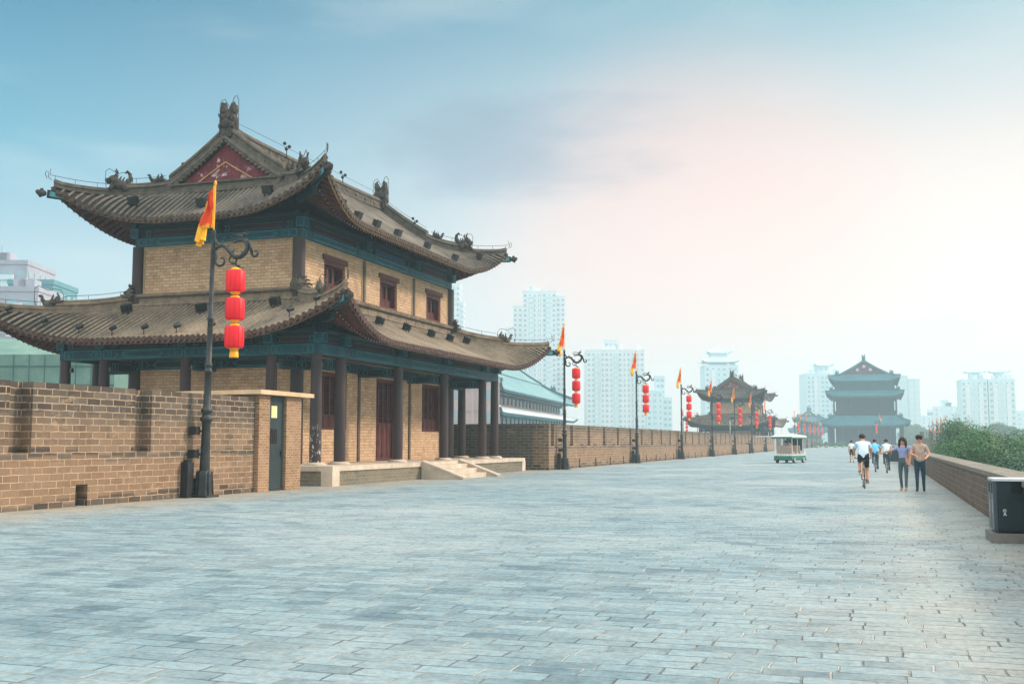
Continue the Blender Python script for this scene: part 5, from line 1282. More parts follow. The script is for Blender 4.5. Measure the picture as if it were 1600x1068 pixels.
def standing(st=.13, lean=0, arms=None, hgt=1.0, fat=1.0, phase=1):
    k = hgt / 1.68
    J = dict(pelvis=(0, 0, .92), waist=(0, .01, 1.06), chest=(0, .0, 1.22), collar=(0, -.01, 1.37), neck=(0, 0, 1.45), head0=(0, .02, 1.50), head1=(0, .03, 1.575), head2=(0, .02, 1.64),
        shl=(-.165, -.01, 1.36), ell=(-.21, .0, 1.10), wrl=(-.20, .10, .88), shr=(.165, -.01, 1.36), elr=(.21, -.03, 1.10), wrr=(.20, .05, .87),
        hipl=(-.085, 0, .86), knl=(-.09, .06 * phase, .48), anl=(-.09, .02 + st * phase, .09), toel=(-.10, .16 + st * phase, .035),
        hipr=(.085, 0, .86), knr=(.09, .03, .48), anr=(.09, -.02 - st * phase, .09), toer=(.10, .12 - st * phase, .035))
    if arms: J.update(arms)
    J = {a: (b[0] * k, b[1] * k, b[2] * k) for a, b in J.items()}
    return dict(J=J, fat=fat)
G4 = 'people walking on the rampart'
make_person('person', (.72, 36.8, 0), R(168), standing(.12, hgt=1.68, fat=.92, arms=dict(shr=(.165, -.01, 1.36), elr=(.40, .02, 1.27), wrr=(.63, .05, 1.20))), dict(top='top_lilac', leg='jeans_grey', shoe='shoe', hair='long', sleeve='short'), 'woman with long brown hair in lilac top and grey green jeans, one arm stretched out', G4)
make_person('person', (1.20, 36.5, 0), R(176), standing(.10, hgt=1.74, fat=1.05, phase=-1, arms=dict(elr=(.25, .05, 1.14), wrr=(.14, .18, 1.10), ell=(-.27, .0, 1.12), wrl=(-.18, .16, 1.02))), dict(top='shirt_beige', leg='jeans', shoe='rubber', hair='short', cap='hat', untucked=True, loose=True), 'person in beige check shirt, cap and dark blue jeans, nearest the low wall', G4)
make_person('person', (-1.95, 86.0, 0), R(10), standing(.12, hgt=1.66), dict(top='shirt_white', leg='shorts', shoe='rubber', hair='short', legs='short'), 'small distant walker in white shirt and dark shorts, left of the cyclist')

def bicycle(loc, rz, mat, label, group, s=1.0):
    root = empty('bicycle', loc, rz, label, 'bicycle', group); r = .33
    def P(y, z, x=0): return (x, y, z)
    for y, nm in ((-.52, 'rear_wheel'), (.53, 'front_wheel')):
        t = MB(); n = 28; t.tube([P(y + r * math.cos(2 * math.pi * k / n), r + r * math.sin(2 * math.pi * k / n)) for k in range(n + 1)], .019, 7, 0, False); w = t.build('wheel', M['rubber'], root)
        h = MB(); h.tube([P(y, r, -.05), P(y, r, .05)], .022, 8); n2 = 18
        for k in range(n2): a = 2 * math.pi * k / n2; h.tube([P(y, r, .02 * (-1) ** k), P(y + (r - .02) * math.cos(a), r + (r - .02) * math.sin(a))], .0022, 3)
        h.tube([P(y + (r - .022) * math.cos(2 * math.pi * k / 24), r + (r - .022) * math.sin(2 * math.pi * k / 24)) for k in range(25)], .010, 6, 0, False); h.build('rim', M['white'], w)
    f = MB(); bb, st_, hd0, hd1 = P(-.08, .30), P(-.20, .80), P(.36, .86), P(.40, .70)
    for a, b, q in ((bb, st_, .017), (st_, hd0, .016), (bb, hd1, .020), (hd0, hd1, .02), (bb, P(-.52, r, .05), .009), (bb, P(-.52, r, -.05), .009), (P(-.19, .76), P(-.52, r, .05), .008), (P(-.19, .76), P(-.52, r, -.05), .008), (hd1, P(.53, r, .05), .012), (hd1, P(.53, r, -.05), .012)): f.tube([a, b], q, 7)
    f.build('frame', M[mat], root)
    h = MB(); h.tube([hd0, P(.33, .98)], .014, 6); h.tube([P(.30, 1.0, -.28), P(.38, .99, -.14), P(.36, .98, 0), P(.38, .99, .14), P(.30, 1.0, .28)], .013, 7); h.build('handlebar', M['black'], root)
    s_ = MB(); s_.tube([st_, P(-.22, .90)], .013, 6); s_.ball(P(-.26, .92), (.075, .13, .03)); s_.ball(P(-.13, .92), (.025, .10, .022)); s_.build('saddle', M['black'], root)
    c = MB(); c.tube([P(-.08, .30, -.08), P(-.08, .30, .08)], .018, 7); c.tube([P(-.08, .30, .07), P(-.0, .15, .08)], .011, 6); c.box(.08, .18, -.05, .05, .135, .155); c.tube([P(-.08, .30, -.07), P(-.16, .45, -.08)], .011, 6); c.box(-.18, -.08, -.21, -.11, .445, .465)
    c.lathe((.055, -.08, .30), [(.001, 0), (.002, 0)], 6); c.build('crank', M['black'], root)
    g = MB(); [g.tube([P(-.52 + (r + .03) * math.cos(R(a)), r + (r + .03) * math.sin(R(a))) for a in range(20, 170, 15)], .014, 5)]; g.build('mudguard', M['black'], root)
    root.scale = (s,) * 3
    return root
def cyclist_pose(hgt=1.78):
    k = hgt / 1.70
    J = dict(pelvis=(0, -.22, .98), waist=(0, -.15, 1.12), chest=(0, -.02, 1.27), collar=(0, .09, 1.38), neck=(0, .15, 1.44), head0=(0, .19, 1.49), head1=(0, .22, 1.56), head2=(0, .22, 1.63),
        shl=(-.18, .08, 1.37), ell=(-.27, .20, 1.18), wrl=(-.25, .30, 1.05), shr=(.18, .08, 1.37), elr=(.27, .20, 1.18), wrr=(.25, .30, 1.05),
        hipl=(-.09, -.18, .95), knl=(-.11, .12, .80), anl=(-.12, -.12, .53), toel=(-.12, .0, .48),
        hipr=(.09, -.18, .95), knr=(.11, .10, .58), anr=(.12, -.03, .23), toer=(.13, .09, .17))
    return dict(J={a: (b[0], b[1], b[2]) for a, b in J.items()}, fat=1.08)
G5, G6 = 'bicycles ridden along the rampart', 'riders cycling along the rampart'
bx, by = -.52, 39.2
bicycle((bx, by, 0), R(3), 'frame_orange', 'bicycle with ochre frame, ridden away by the white shirted rider', G5)
c1 = make_person('person', (bx, by, 0), R(3), cyclist_pose(), dict(top='shirt_blue', leg='shorts', shoe='shoe', hair='short', legs='short', untucked=True, loose=True), 'cyclist seen from behind in a pale blue white shirt and black shorts', G6)
c1.scale = (1.08, 1.08, 1.08)
for (x, y, m, lb) in ((-.20, 60.0, 'shirt_sky', 'rider in bright sky blue shirt, farther off, behind the near cyclist'), (.35, 58.0, 'shirt_blue', 'rider in pale blue shirt right beside the sky blue rider')):
    bicycle((x, y, 0), R(2), 'bin_side', 'grey bicycle under the ' + ('sky blue rider' if m == 'shirt_sky' else 'pale blue rider'), G5)
    make_person('person', (x, y, 0), R(2), cyclist_pose(), dict(top=m, leg='jeans_grey', shoe='rubber', hair='short', untucked=True), lb, G6)

# ------------------------------------------------------------ litter bin on its plinth
mb = MB(); mb.box(0, .95, -.52, .46, 0, .145); mb.build('concrete_plinth', M['concrete'], label='grey concrete slab under the litter bin, at the low wall', cat='plinth', loc=(1.60, 18.95, 0))
bn = empty('litter_bin', (1.66, 18.95, .146), 0, 'large dark green litter bin with pale lid by the low wall at the right', 'litter bin')
W_, D_, H_ = .90, .38, .80
m = MB(); m.box(.06, W_, -.40, -.02 + D_ - .40 + .04, .0, .04); m.build('foot', M['black'], bn)
m = MB()
for (x0, x1, y0, y1, z0, z1) in ((.05, W_, -.44, .40, .04, .60), (.05, .26, -.44, .40, .60, .80), (.56, W_, -.44, .40, .60, .80), (.26, .56, -.30, .40, .60, .80), (.26, .56, -.44, -.30, .60, .615), (.26, .56, -.44, -.30, .785, .80)): m.box(x0, x1, y0, y1, z0, z1)
m.build('body', M['bin'], bn)
m = MB(); m.box(.075, .54, -.452, -.441, .07, .575); fd = m.build('front_door', M['bin'], bn)
m = MB(); m.box(.56, .88, -.452, -.441, .07, .575); m.build('front_door', M['bin'], bn)
m = MB()
for (a0, a1, b0, b1) in ((0, .045, .055, .06), (0, .045, .035, .04), (.0, .045, .018, .023), (.0, .006, .018, .06), (.039, .045, .018, .06), (.018, .026, .035, .06)): m.box(.13 + a0, .13 + a1, -.4555, -.4525, .31 + b0, .31 + b1)
m.add([(.13, -.4555, .27), (.14, -.4555, .27), (.155, -.4555, .305), (.17, -.4555, .27), (.18, -.4555, .27), (.158, -.4555, .322), (.15, -.4555, .322)], [(0, 1, 2, 6), (2, 3, 4, 5), (6, 2, 5)]); m.box(.142, .168, -.4555, -.4525, .283, .288)
m.build('white_marking', M['white'], fd)
m = MB(); m.box(-.0, .90, -.47, .43, .801, .835); m.build('lid', M['bin_top'], bn)
for (y0, y1) in ((-.44, -.06), (0.0, .38)):
    m = MB(); 
    for (a0, a1, b0, b1) in ((y0, y1, .04, .60), (y0, y0 + .09, .60, .80), (y1 - .09, y1, .60, .80), (y0 + .09, y1 - .09, .77, .80)): m.box(.0, .049, a0, a1, b0, b1)
    sp = m.build('side_panel', M['bin_side'], bn)
    m = MB(); m.box(.02, .048, y0 + .09, y1 - .09, .601, .769); m.build('bin_slot', M['black'], sp)
    m = MB()
    for k in range(6): 
        z = .50 - .035 * k; m.box(-.004, -.001, y0 + .16, y0 + .22, z, z + .006); m.box(-.004, -.001, y0 + .16, y0 + .167, z - .016, z + .006); m.box(-.004, -.001, y0 + .19, y0 + .197, z - .02, z + .006)
    m.build('white_marking', M['white'], sp)

# ------------------------------------------------------------ open sightseeing cart
ct = empty('sightseeing_cart', (-6.3, 84.0, 0), R(-12), 'open electric sightseeing cart with white canopy, pale body and green skirt', 'cart')
ct.scale = (.92, .92, .92)
m = MB(); m.prism([(-1.9, .28), (-1.9, .62), (-1.75, .72), (1.35, .72), (1.55, 1.02), (1.85, .98), (2.05, .62), (2.05, .30), (1.75, .28)], (0, 0, 0), (0, 1, 0), (0, 0, 1), (1, 0, 0), 1.46); m.build('body', M['bin_top'], ct)
m = MB()
for sx in (-1, 1): m.box(sx * .745 - .012, sx * .745 + .012, -1.86, 1.9, .31, .58)
m.box(-.73, .73, -1.93, -1.905, .31, .58); m.build('green_skirt', M['cart_green'], ct)
m = MB(); m.prism([(-1.95, .22), (2.1, .22), (2.1, .30), (-1.95, .30)], (0, 0, 0), (0, 1, 0), (0, 0, 1), (1, 0, 0), 1.52); m.build('bumper_sill', M['black'], ct)
m = MB(); m.prism([(-2.1, 2.06), (2.05, 2.06), (2.1, 2.12), (1.9, 2.2), (0, 2.26), (-1.95, 2.2), (-2.15, 2.12)], (0, 0, 0), (0, 1, 0), (0, 0, 1), (1, 0, 0), 1.62); rf = m.build('canopy', M['white'], ct)
m = MB(); rect = [(-.82, -2.12), (.82, 2.07)]; m.box(-.83, .83, -2.15, -2.10, 1.95, 2.055); m.box(-.83, .83, 2.05, 2.10, 1.95, 2.055); m.box(-.83, -.79, -2.10, 2.05, 1.95, 2.055); m.box(.79, .83, -2.10, 2.05, 1.95, 2.055); m.build('canopy_trim', M['cart_green'], rf)
for (x, y, tx) in [(sx * .70, y, 0) for sx in (-1, 1) for y in (-1.8, -.3, 1.15)]:
    m = MB(); m.tube([(x, y, .7), (x, y + (.1 if y > 1 else 0), 2.06)], .025, 7); m.build('roof_post', M['white'], ct)
for y in (-1.45, -.45, .55):
    m = MB(); m.box(-.66, .66, y, y + .5, .75, .90); m.add([(-.66, y - .02, .9), (.66, y - .02, .9), (.66, y - .14, 1.38), (-.66, y - .14, 1.38), (-.66, y + .07, .9), (.66, y + .07, .9), (.66, y - .06, 1.4), (-.66, y - .06, 1.4)], [(0, 1, 2, 3), (4, 7, 6, 5), (3, 2, 6, 7), (0, 3, 7, 4), (1, 5, 6, 2)]); m.build('bench_seat', M['shirt_beige'], ct)
for sx in (-1, 1):
    for y in (-1.25, 1.3):
        m = MB(); m.tube([(sx * .60, y, .26), (sx * .75, y, .26)], .26, 18); w = m.build('wheel', M['rubber'], ct)
        m = MB(); m.tube([(sx * .74, y, .26), (sx * .76, y, .26)], .15, 14); m.build('hub', M['white'], w)
m = MB(); m.add([(-.66, 1.5, 1.02), (.66, 1.5, 1.02), (.66, 1.30, 2.0), (-.66, 1.30, 2.0), (-.66, 1.52, 1.02), (.66, 1.52, 1.02), (.66, 1.32, 2.0), (-.66, 1.32, 2.0)], [(0, 3, 2, 1), (4, 5, 6, 7)]); m.build('windscreen', M['glass'], ct)
for x in (-.5, .5): m = MB(); m.ball((x, -1.9, .58), (.09, .03, .06)); m.build('tail_light', M['lantern'], ct)
m = MB(); m.tube([(-.3, 1.28, .98), (-.3, 1.12, 1.06)], .02, 6); m.tube([(-.3 + .17 * math.cos(2 * math.pi * k / 16), 1.10 + .05 * math.sin(2 * math.pi * k / 16), 1.06 + .16 * math.sin(2 * math.pi * k / 16)) for k in range(17)], .014, 5, 0, False); m.build('steering_wheel', M['black'], ct)
def seated(x, y, top, lb):
    J = dict(pelvis=(0, 0, .12), waist=(0, -.01, .26), chest=(0, -.02, .42), collar=(0, -.02, .56), neck=(0, 0, .64), head0=(0, .02, .69), head1=(0, .03, .765), head2=(0, .02, .83),
        shl=(-.165, -.01, .55), ell=(-.21, .08, .32), wrl=(-.14, .28, .26), shr=(.165, -.01, .55), elr=(.21, .08, .32), wrr=(.14, .28, .26),
        hipl=(-.09, .05, .11), knl=(-.10, .42, .12), anl=(-.10, .44, -.20), toel=(-.10, .55, -.24), hipr=(.09, .05, .11), knr=(.10, .42, .12), anr=(.10, .44, -.20), toer=(.10, .55, -.24))
    o = ct.matrix_basis @ Vector((x, y, .83)); make_person('person', o, R(-12), dict(J=J), dict(top=top, leg='jeans', shoe='rubber', hair='short'), lb, 'passengers sitting in the open cart')
ct.matrix_basis = Matrix.Translation(ct.location) @ Matrix.Rotation(R(-12), 4, 'Z') @ Matrix.Scale(.92, 4)
seated(.3, -1.2, 'shirt_beige', 'passenger in beige on the rear bench of the cart, right'); seated(-.3, -.2, 'top_lilac', 'passenger in lilac on the middle bench of the cart'); seated(-.3, .75, 'shirt_white', 'driver in white shirt at the front bench of the cart')

# ------------------------------------------------------------ small things by the far wall
m = MB(); s1 = empty('sign_post', (-16.3, 148.0, 0), 0, 'short dark post with a flat sign plate by the end of the long wall', 'sign'); m.tube([(0, 0, 0), (0, 0, 1.25)], .10, 8); m.build('post', M['black'], s1)
m = MB(); m.obox((0, 0, 1.35), (.42, 0, 0), (0, .25, 0), (0, .0, .09)); m.build('sign_plate', M['bin_side'], s1)
fb = empty('pipe_frame', (-15.6, 165.0, 0), 0, 'thin pale pipe frame before the second tower', 'frame')
m = MB(); m.tube([(-5.4, 0, 4.7), (-5.4, 0, 2.35), (1.2, 0, 2.35), (1.2, 0, 3.6)], .06, 6); m.build('frame_bar', M['white'], fb)
for x in (1.2, 2.1): m = MB(); m.tube([(x, 0, 0), (x, 0, 3.6)], .07, 6); m.build('frame_post', M['white'], fb)
m = MB(); sb = empty('notice_stand', (1.1, 62.0, 0), 0, 'dark slim post by the low wall, behind the woman', 'post'); m.tube([(0, 0, 0), (0, 0, 1.06)], .045, 8); m.box(-.07, .07, -.05, .05, 1.06, 1.12); m.build('post', M['black'], sb)
s2 = empty('litter_bin', (1.0, 86.0, 0), 0, 'small dark distant litter bin by the low wall, seen right of the blue riders', 'litter bin'); m = MB(); m.box(-.55, .55, -.3, .3, .1, .95); m.build('body', M['bin'], s2); m = MB(); m.box(-.6, .6, -.35, .35, .951, 1.0); m.build('lid', M['bin_side'], s2)

# distant planters and stone blocks at the foot of the gate tower
for i, (x, y) in enumerate(((-15.5, 205), (-14.6, 209), (-15.8, 214))):
    m = MB(); rr_ = random.Random(i); m.lathe((0, 0, 0), [(.55, 0), (.75, .35), (.8, .7), (.66, .78)], 12); root = m.build('planter', M['stone'], label=['pale stone planter nearest the second tower steps', 'middle pale stone planter by the second tower', 'farthest pale stone planter by the second tower'][i], cat='planter', group='stone planters', loc=(x, y, 0))
for i, x in enumerate((-15.5, -13.2, -11.0, -9.2)):
    m = MB(); rr_ = random.Random(i + 9)
    for k in range(160):
        c = Vector((rr_.gauss(0, .5), rr_.gauss(0, .4), .9 + rr_.gauss(0, .28))); d = Vector((rr_.uniform(-1, 1), rr_.uniform(-1, 1), rr_.uniform(-1, 1))).normalized() * .16; e = d.orthogonal().normalized() * .12
        m.add([c - d - e, c + d - e, c + d + e, c - d + e], [(0, 1, 2, 3)])
    sh = empty('potted_shrub', (x, 300 + 3 * i, 0), 0, ['leftmost', 'second', 'third', 'rightmost'][i] + ' of four pale potted shrubs before the gate tower', 'shrub', 'potted shrubs'); m.build('foliage', M['leaf'], sh)
    m = MB(); m.lathe((0, 0, 0), [(.4, 0), (.62, .5), (.6, .62)], 10); m.build('pot', M['stone'], sh)

# ------------------------------------------------------------ city beyond the walls
def block(name, loc, rz, label, tiers, wall, win='far_glass', storey=3.1, bay=3.2, wsz=(1.5, 1.3), faces=('-y', '+x'), bands=True, extra=None, cat='tower block', group=None):
    """tiers: (x0, x1, y0, y1, z0, z1) boxes; windows only on the faces that can be seen"""
    root = empty(name, loc, rz, label, cat, group); allw = []
    for t in tiers:
        x0, x1, y0, y1, z0, z1 = t; g = MB(); g.box(x0, x1, y0, y1, z0, z1); g.box(x0 - .15, x1 + .15, y0 - .15, y1 + .15, z1 + .004, z1 + .9) 
        if bands:
            zz = z0 + storey
            while zz < z1 - 1 and zz > z0:
                g.box(x0 - .12, x1 + .12, y0 - .12, y0 - .003, zz - .12, zz + .06); zz += storey * 1
            nb = max(2, int((x1 - x0) / (bay * 3)))
            for k in range(1, nb): xx = x0 + (x1 - x0) * k / nb; g.box(xx - .25, xx + .25, y0 - .5, y0 - .004, z0, z1 - .5)
        g.build('wall', M[wall], root)
        if bands and x1 - x0 > 12:
            nb = max(2, int((x1 - x0) / 8))
            for k in range(nb):
                xx = x0 + (x1 - x0) * (k + .5) / nb; c_ = MB(); c_.box(xx - bay * .42, xx + bay * .42, y0 - .9, y0 - .13, z0, z1 - 2.2)
                zz = z1 - 3.2
                while zz > max(z0, -2): c_.box(xx - bay * .5, xx + bay * .5, y0 - 1.15, y0 - .901, zz, zz + 1.0); zz -= storey
                c_.build('balcony_stack', M['far_pale' if wall != 'far_pale' else 'far_white'], root)
            rr_ = random.Random(int(x1 * 7 + z1)); 
            for k in range(3):
                xx = rr_.uniform(x0 + 2, x1 - 3); c_ = MB(); h_ = rr_.uniform(1.5, 3.2); c_.box(xx, xx + rr_.uniform(1.5, 3), y0 + 3, y0 + 6, z1 + .91, z1 + .91 + h_); c_.tube([(xx + .5, y0 + 4, z1 + .9 + h_), (xx + .5, y0 + 4, z1 + 2.4 + h_)], .06, 5); c_.build('roof_plant', M[wall], root)
        nz = int((z1 - max(z0, -2)) / storey)
        for f in faces:
            L0, L1 = (x0, x1) if f[1] == 'y' else (y0, y1); n = int((L1 - L0) / bay)
            for j in range(nz):
                zc = z1 - 1.9 - j * storey
                for k in range(n): 
                    u = L0 + (L1 - L0) * (k + .5) / n
                    if (k % 3 == 2 and f == '-y'): wd = wsz[0] * .55
                    else: wd = wsz[0]
                    allw.append((f, u, zc, wd, t))
    def win_add(mb, w, o=None):
        f, u, zc, wd, t = w; x0, x1, y0, y1, z0, z1 = t; h = wsz[1] / 2; d = .05
        if f == '-y': c = (u, y0 - d, zc); ax, ay = (wd / 2, 0, 0), (0, .06, 0)
        elif f == '+x': c = (x1 + d, u, zc); ax, ay = (0, wd / 2, 0), (.06, 0, 0)
        else: c = (x0 - d, u, zc); ax, ay = (0, wd / 2, 0), (.06, 0, 0)
        mb.obox(c, ax, ay, (0, 0, h)); return c
    allw.sort(key=lambda w: -w[2])
    proto = {}
    for w in allw[:90]:
        key = (w[0], w[3])
        f, u, zc, wd, t = w; x0, x1, y0, y1, z0, z1 = t; c = {'-y': (u, y0 - .05, zc), '+x': (x1 + .05, u, zc), '-x': (x0 - .05, u, zc)}[f]
        if key not in proto:
            mb = MB(); h = wsz[1] / 2; mb.obox((0, 0, 0), (wd / 2, 0, 0) if f == '-y' else (0, wd / 2, 0), (0, .06, 0) if f == '-y' else (.06, 0, 0), (0, 0, h)); o = mb.build('window', M[win], root, loc=c); proto[key] = o
        else: o = proto[key].copy(); col.objects.link(o); o.location = c
    if len(allw) > 90:
        mb = MB(); [win_add(mb, w) for w in allw[90:]]; mb.build('window', M[win], root, kind='stuff')
    if extra: extra(root)
    return root

def px_to(px, py, Y):          # direction through a photograph pixel, used only to measure a place on the plan
    F = 1700.; pitch = R(5.243); yaw = R(18.554)
    fw = Vector((-math.sin(yaw) * math.cos(pitch), math.cos(yaw) * math.cos(pitch), math.sin(pitch))); rt = Vector((math.cos(yaw), math.sin(yaw), 0)); up = rt.cross(fw)
    d = fw * F + rt * (px - 800) - up * (py - 534); k = Y / d.y; return Vector((d.x * k, Y, CAM_H + d.z * k))
def span(p0, p1, ytop, Y):
    a, b = px_to(p0, ytop, Y), px_to(p1, ytop, Y); return (a.x + b.x) / 2, (b.x - a.x) / 2, (a.z + b.z) / 2
# slab tower, stepped
Y = 560; cx, hw, zt_ = span(818, 868, 456, Y); _, _, z2 = span(802, 818, 480, Y); _, _, z3 = span(790, 802, 515, Y)
k = Y / 1700 / .95
yw = R(18)
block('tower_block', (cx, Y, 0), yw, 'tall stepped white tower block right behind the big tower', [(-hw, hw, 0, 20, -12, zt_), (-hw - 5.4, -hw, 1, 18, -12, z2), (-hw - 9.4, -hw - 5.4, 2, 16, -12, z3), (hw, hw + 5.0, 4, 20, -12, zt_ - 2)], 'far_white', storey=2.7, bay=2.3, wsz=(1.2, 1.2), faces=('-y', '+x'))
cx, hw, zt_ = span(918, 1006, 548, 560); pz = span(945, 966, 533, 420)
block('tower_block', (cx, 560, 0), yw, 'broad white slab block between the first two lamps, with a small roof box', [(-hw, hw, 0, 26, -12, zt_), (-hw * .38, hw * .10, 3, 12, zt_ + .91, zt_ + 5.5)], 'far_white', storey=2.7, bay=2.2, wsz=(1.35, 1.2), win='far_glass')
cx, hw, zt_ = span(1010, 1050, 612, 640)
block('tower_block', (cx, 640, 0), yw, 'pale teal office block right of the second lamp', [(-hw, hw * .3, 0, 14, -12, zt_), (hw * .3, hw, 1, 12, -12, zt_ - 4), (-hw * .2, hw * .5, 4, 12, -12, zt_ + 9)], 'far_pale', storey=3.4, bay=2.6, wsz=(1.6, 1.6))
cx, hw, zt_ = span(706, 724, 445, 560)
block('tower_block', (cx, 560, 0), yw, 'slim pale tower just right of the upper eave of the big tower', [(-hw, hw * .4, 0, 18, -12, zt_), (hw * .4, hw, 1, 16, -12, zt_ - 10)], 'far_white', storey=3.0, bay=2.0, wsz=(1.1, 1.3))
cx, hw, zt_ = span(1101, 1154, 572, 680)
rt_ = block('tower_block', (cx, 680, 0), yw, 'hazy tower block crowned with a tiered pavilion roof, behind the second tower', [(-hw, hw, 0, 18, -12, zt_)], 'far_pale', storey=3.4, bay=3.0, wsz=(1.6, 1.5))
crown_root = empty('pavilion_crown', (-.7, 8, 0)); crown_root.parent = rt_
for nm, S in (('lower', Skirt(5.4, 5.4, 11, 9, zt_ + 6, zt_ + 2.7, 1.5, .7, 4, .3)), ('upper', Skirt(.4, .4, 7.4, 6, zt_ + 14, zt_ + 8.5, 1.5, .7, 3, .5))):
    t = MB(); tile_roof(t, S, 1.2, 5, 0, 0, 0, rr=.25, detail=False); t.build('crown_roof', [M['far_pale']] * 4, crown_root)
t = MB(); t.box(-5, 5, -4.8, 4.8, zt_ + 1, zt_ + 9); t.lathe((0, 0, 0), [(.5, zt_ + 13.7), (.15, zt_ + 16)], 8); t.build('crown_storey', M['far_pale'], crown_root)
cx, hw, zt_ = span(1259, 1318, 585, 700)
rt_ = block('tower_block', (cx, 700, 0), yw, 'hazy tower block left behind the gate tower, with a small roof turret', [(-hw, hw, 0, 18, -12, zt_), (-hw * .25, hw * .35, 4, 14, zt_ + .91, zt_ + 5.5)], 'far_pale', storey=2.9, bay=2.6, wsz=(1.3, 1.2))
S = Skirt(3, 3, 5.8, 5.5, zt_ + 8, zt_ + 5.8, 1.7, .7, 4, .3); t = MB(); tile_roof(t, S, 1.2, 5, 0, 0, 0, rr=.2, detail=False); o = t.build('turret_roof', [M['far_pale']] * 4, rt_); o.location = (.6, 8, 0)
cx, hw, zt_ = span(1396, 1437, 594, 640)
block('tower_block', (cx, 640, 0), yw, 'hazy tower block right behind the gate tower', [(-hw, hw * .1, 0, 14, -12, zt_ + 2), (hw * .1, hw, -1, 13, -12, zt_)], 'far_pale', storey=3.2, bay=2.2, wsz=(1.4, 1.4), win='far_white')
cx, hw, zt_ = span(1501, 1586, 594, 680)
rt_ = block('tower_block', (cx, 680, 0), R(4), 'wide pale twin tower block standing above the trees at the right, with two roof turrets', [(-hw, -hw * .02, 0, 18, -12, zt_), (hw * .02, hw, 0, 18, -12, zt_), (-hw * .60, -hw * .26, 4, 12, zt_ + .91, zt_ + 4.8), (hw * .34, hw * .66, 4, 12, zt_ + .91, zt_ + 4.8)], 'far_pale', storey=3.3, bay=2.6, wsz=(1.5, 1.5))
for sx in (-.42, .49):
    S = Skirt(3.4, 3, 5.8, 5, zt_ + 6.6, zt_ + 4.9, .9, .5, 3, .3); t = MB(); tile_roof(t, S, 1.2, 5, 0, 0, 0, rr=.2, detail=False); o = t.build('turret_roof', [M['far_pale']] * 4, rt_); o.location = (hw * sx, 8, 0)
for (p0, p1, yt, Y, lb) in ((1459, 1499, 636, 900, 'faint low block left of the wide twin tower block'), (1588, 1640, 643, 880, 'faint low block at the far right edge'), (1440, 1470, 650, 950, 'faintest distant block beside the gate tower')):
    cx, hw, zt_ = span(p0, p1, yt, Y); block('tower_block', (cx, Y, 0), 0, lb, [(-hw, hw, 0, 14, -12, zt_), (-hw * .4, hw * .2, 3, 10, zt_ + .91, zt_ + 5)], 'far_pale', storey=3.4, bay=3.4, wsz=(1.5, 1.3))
# left: pink and teal offices
def bl(p0, p1, yt, Y, name, lb, wall, rz=0, dy=14, storey=3.2, bay=2.8, wsz=(1.5, 1.4), win='far_glass', cat='building'):
    cx, hw, zt_ = span(p0, p1, yt, Y); return block(name, (cx, Y, 0), rz, lb, [(-hw, hw, 0, dy, -12, zt_)], wall, storey=storey, bay=bay, wsz=wsz, win=win, cat=cat)
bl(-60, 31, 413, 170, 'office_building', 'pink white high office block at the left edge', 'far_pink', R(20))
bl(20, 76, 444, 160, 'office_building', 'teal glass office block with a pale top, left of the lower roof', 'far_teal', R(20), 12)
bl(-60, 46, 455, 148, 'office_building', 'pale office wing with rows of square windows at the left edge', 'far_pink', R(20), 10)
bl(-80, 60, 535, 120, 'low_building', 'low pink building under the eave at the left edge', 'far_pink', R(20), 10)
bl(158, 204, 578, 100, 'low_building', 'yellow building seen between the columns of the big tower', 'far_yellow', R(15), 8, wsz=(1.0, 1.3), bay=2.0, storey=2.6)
a_, b_ = px_to(-70, 560, 84), px_to(156, 560, 84)
nt_ = empty('scaffolded_building', ((a_.x + b_.x) / 2, 84, 0), R(18), 'building wrapped in green scaffold netting behind the tower', 'building'); hw = (b_ - a_).length / 2
m = MB(); zt_ = a_.z + 1.2; m.box(-hw, hw, 0, 10, -12, zt_ - 1.0); m.add([(-hw, 0, zt_ - 1), (hw, 0, zt_ - 1.4), (hw, 10, zt_ - 1), (-hw, 10, zt_ - 1), (-hw, 5, zt_ + 1.2), (hw, 5, zt_ + .2)], [(0, 1, 5, 4), (2, 3, 4, 5), (1, 2, 5), (3, 0, 4)]); m.build('net_wrap', M['net'], nt_)
m = MB()
x = -hw
while x < hw: m.tube([(x, -.06, -12), (x, -.06, zt_ - 1)], .04, 5); x += 1.5
z = -2
while z < zt_ - 1: m.tube([(-hw, -.08, z), (hw, -.08, z)], .05, 5); z += 1.8
m.build('scaffold_pole', M['net_seam'], nt_)

# big hall outside the rampart
P1, P2 = px_to(781, 598, 190), px_to(901, 628, 1.0)
z_h = P1.z; dirv = P2 - Vector((0, 0, CAM_H)); kk = (z_h - CAM_H) / dirv.z; P2 = Vector((0, 0, CAM_H)) + dirv * kk
hl = (P2 - P1).length / 2; mid = (P1 + P2) / 2; ah = math.atan2(-(P2 - P1).x, (P2 - P1).y)
zs = z_h - 1.0
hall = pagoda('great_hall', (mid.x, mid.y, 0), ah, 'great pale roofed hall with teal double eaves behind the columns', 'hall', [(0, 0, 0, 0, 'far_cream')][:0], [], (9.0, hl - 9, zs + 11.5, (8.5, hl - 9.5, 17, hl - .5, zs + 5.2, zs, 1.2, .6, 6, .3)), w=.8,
    mats=dict(tile='hall_tile', eave='far_eave', ridge='far_eave'), gable='far_gable')
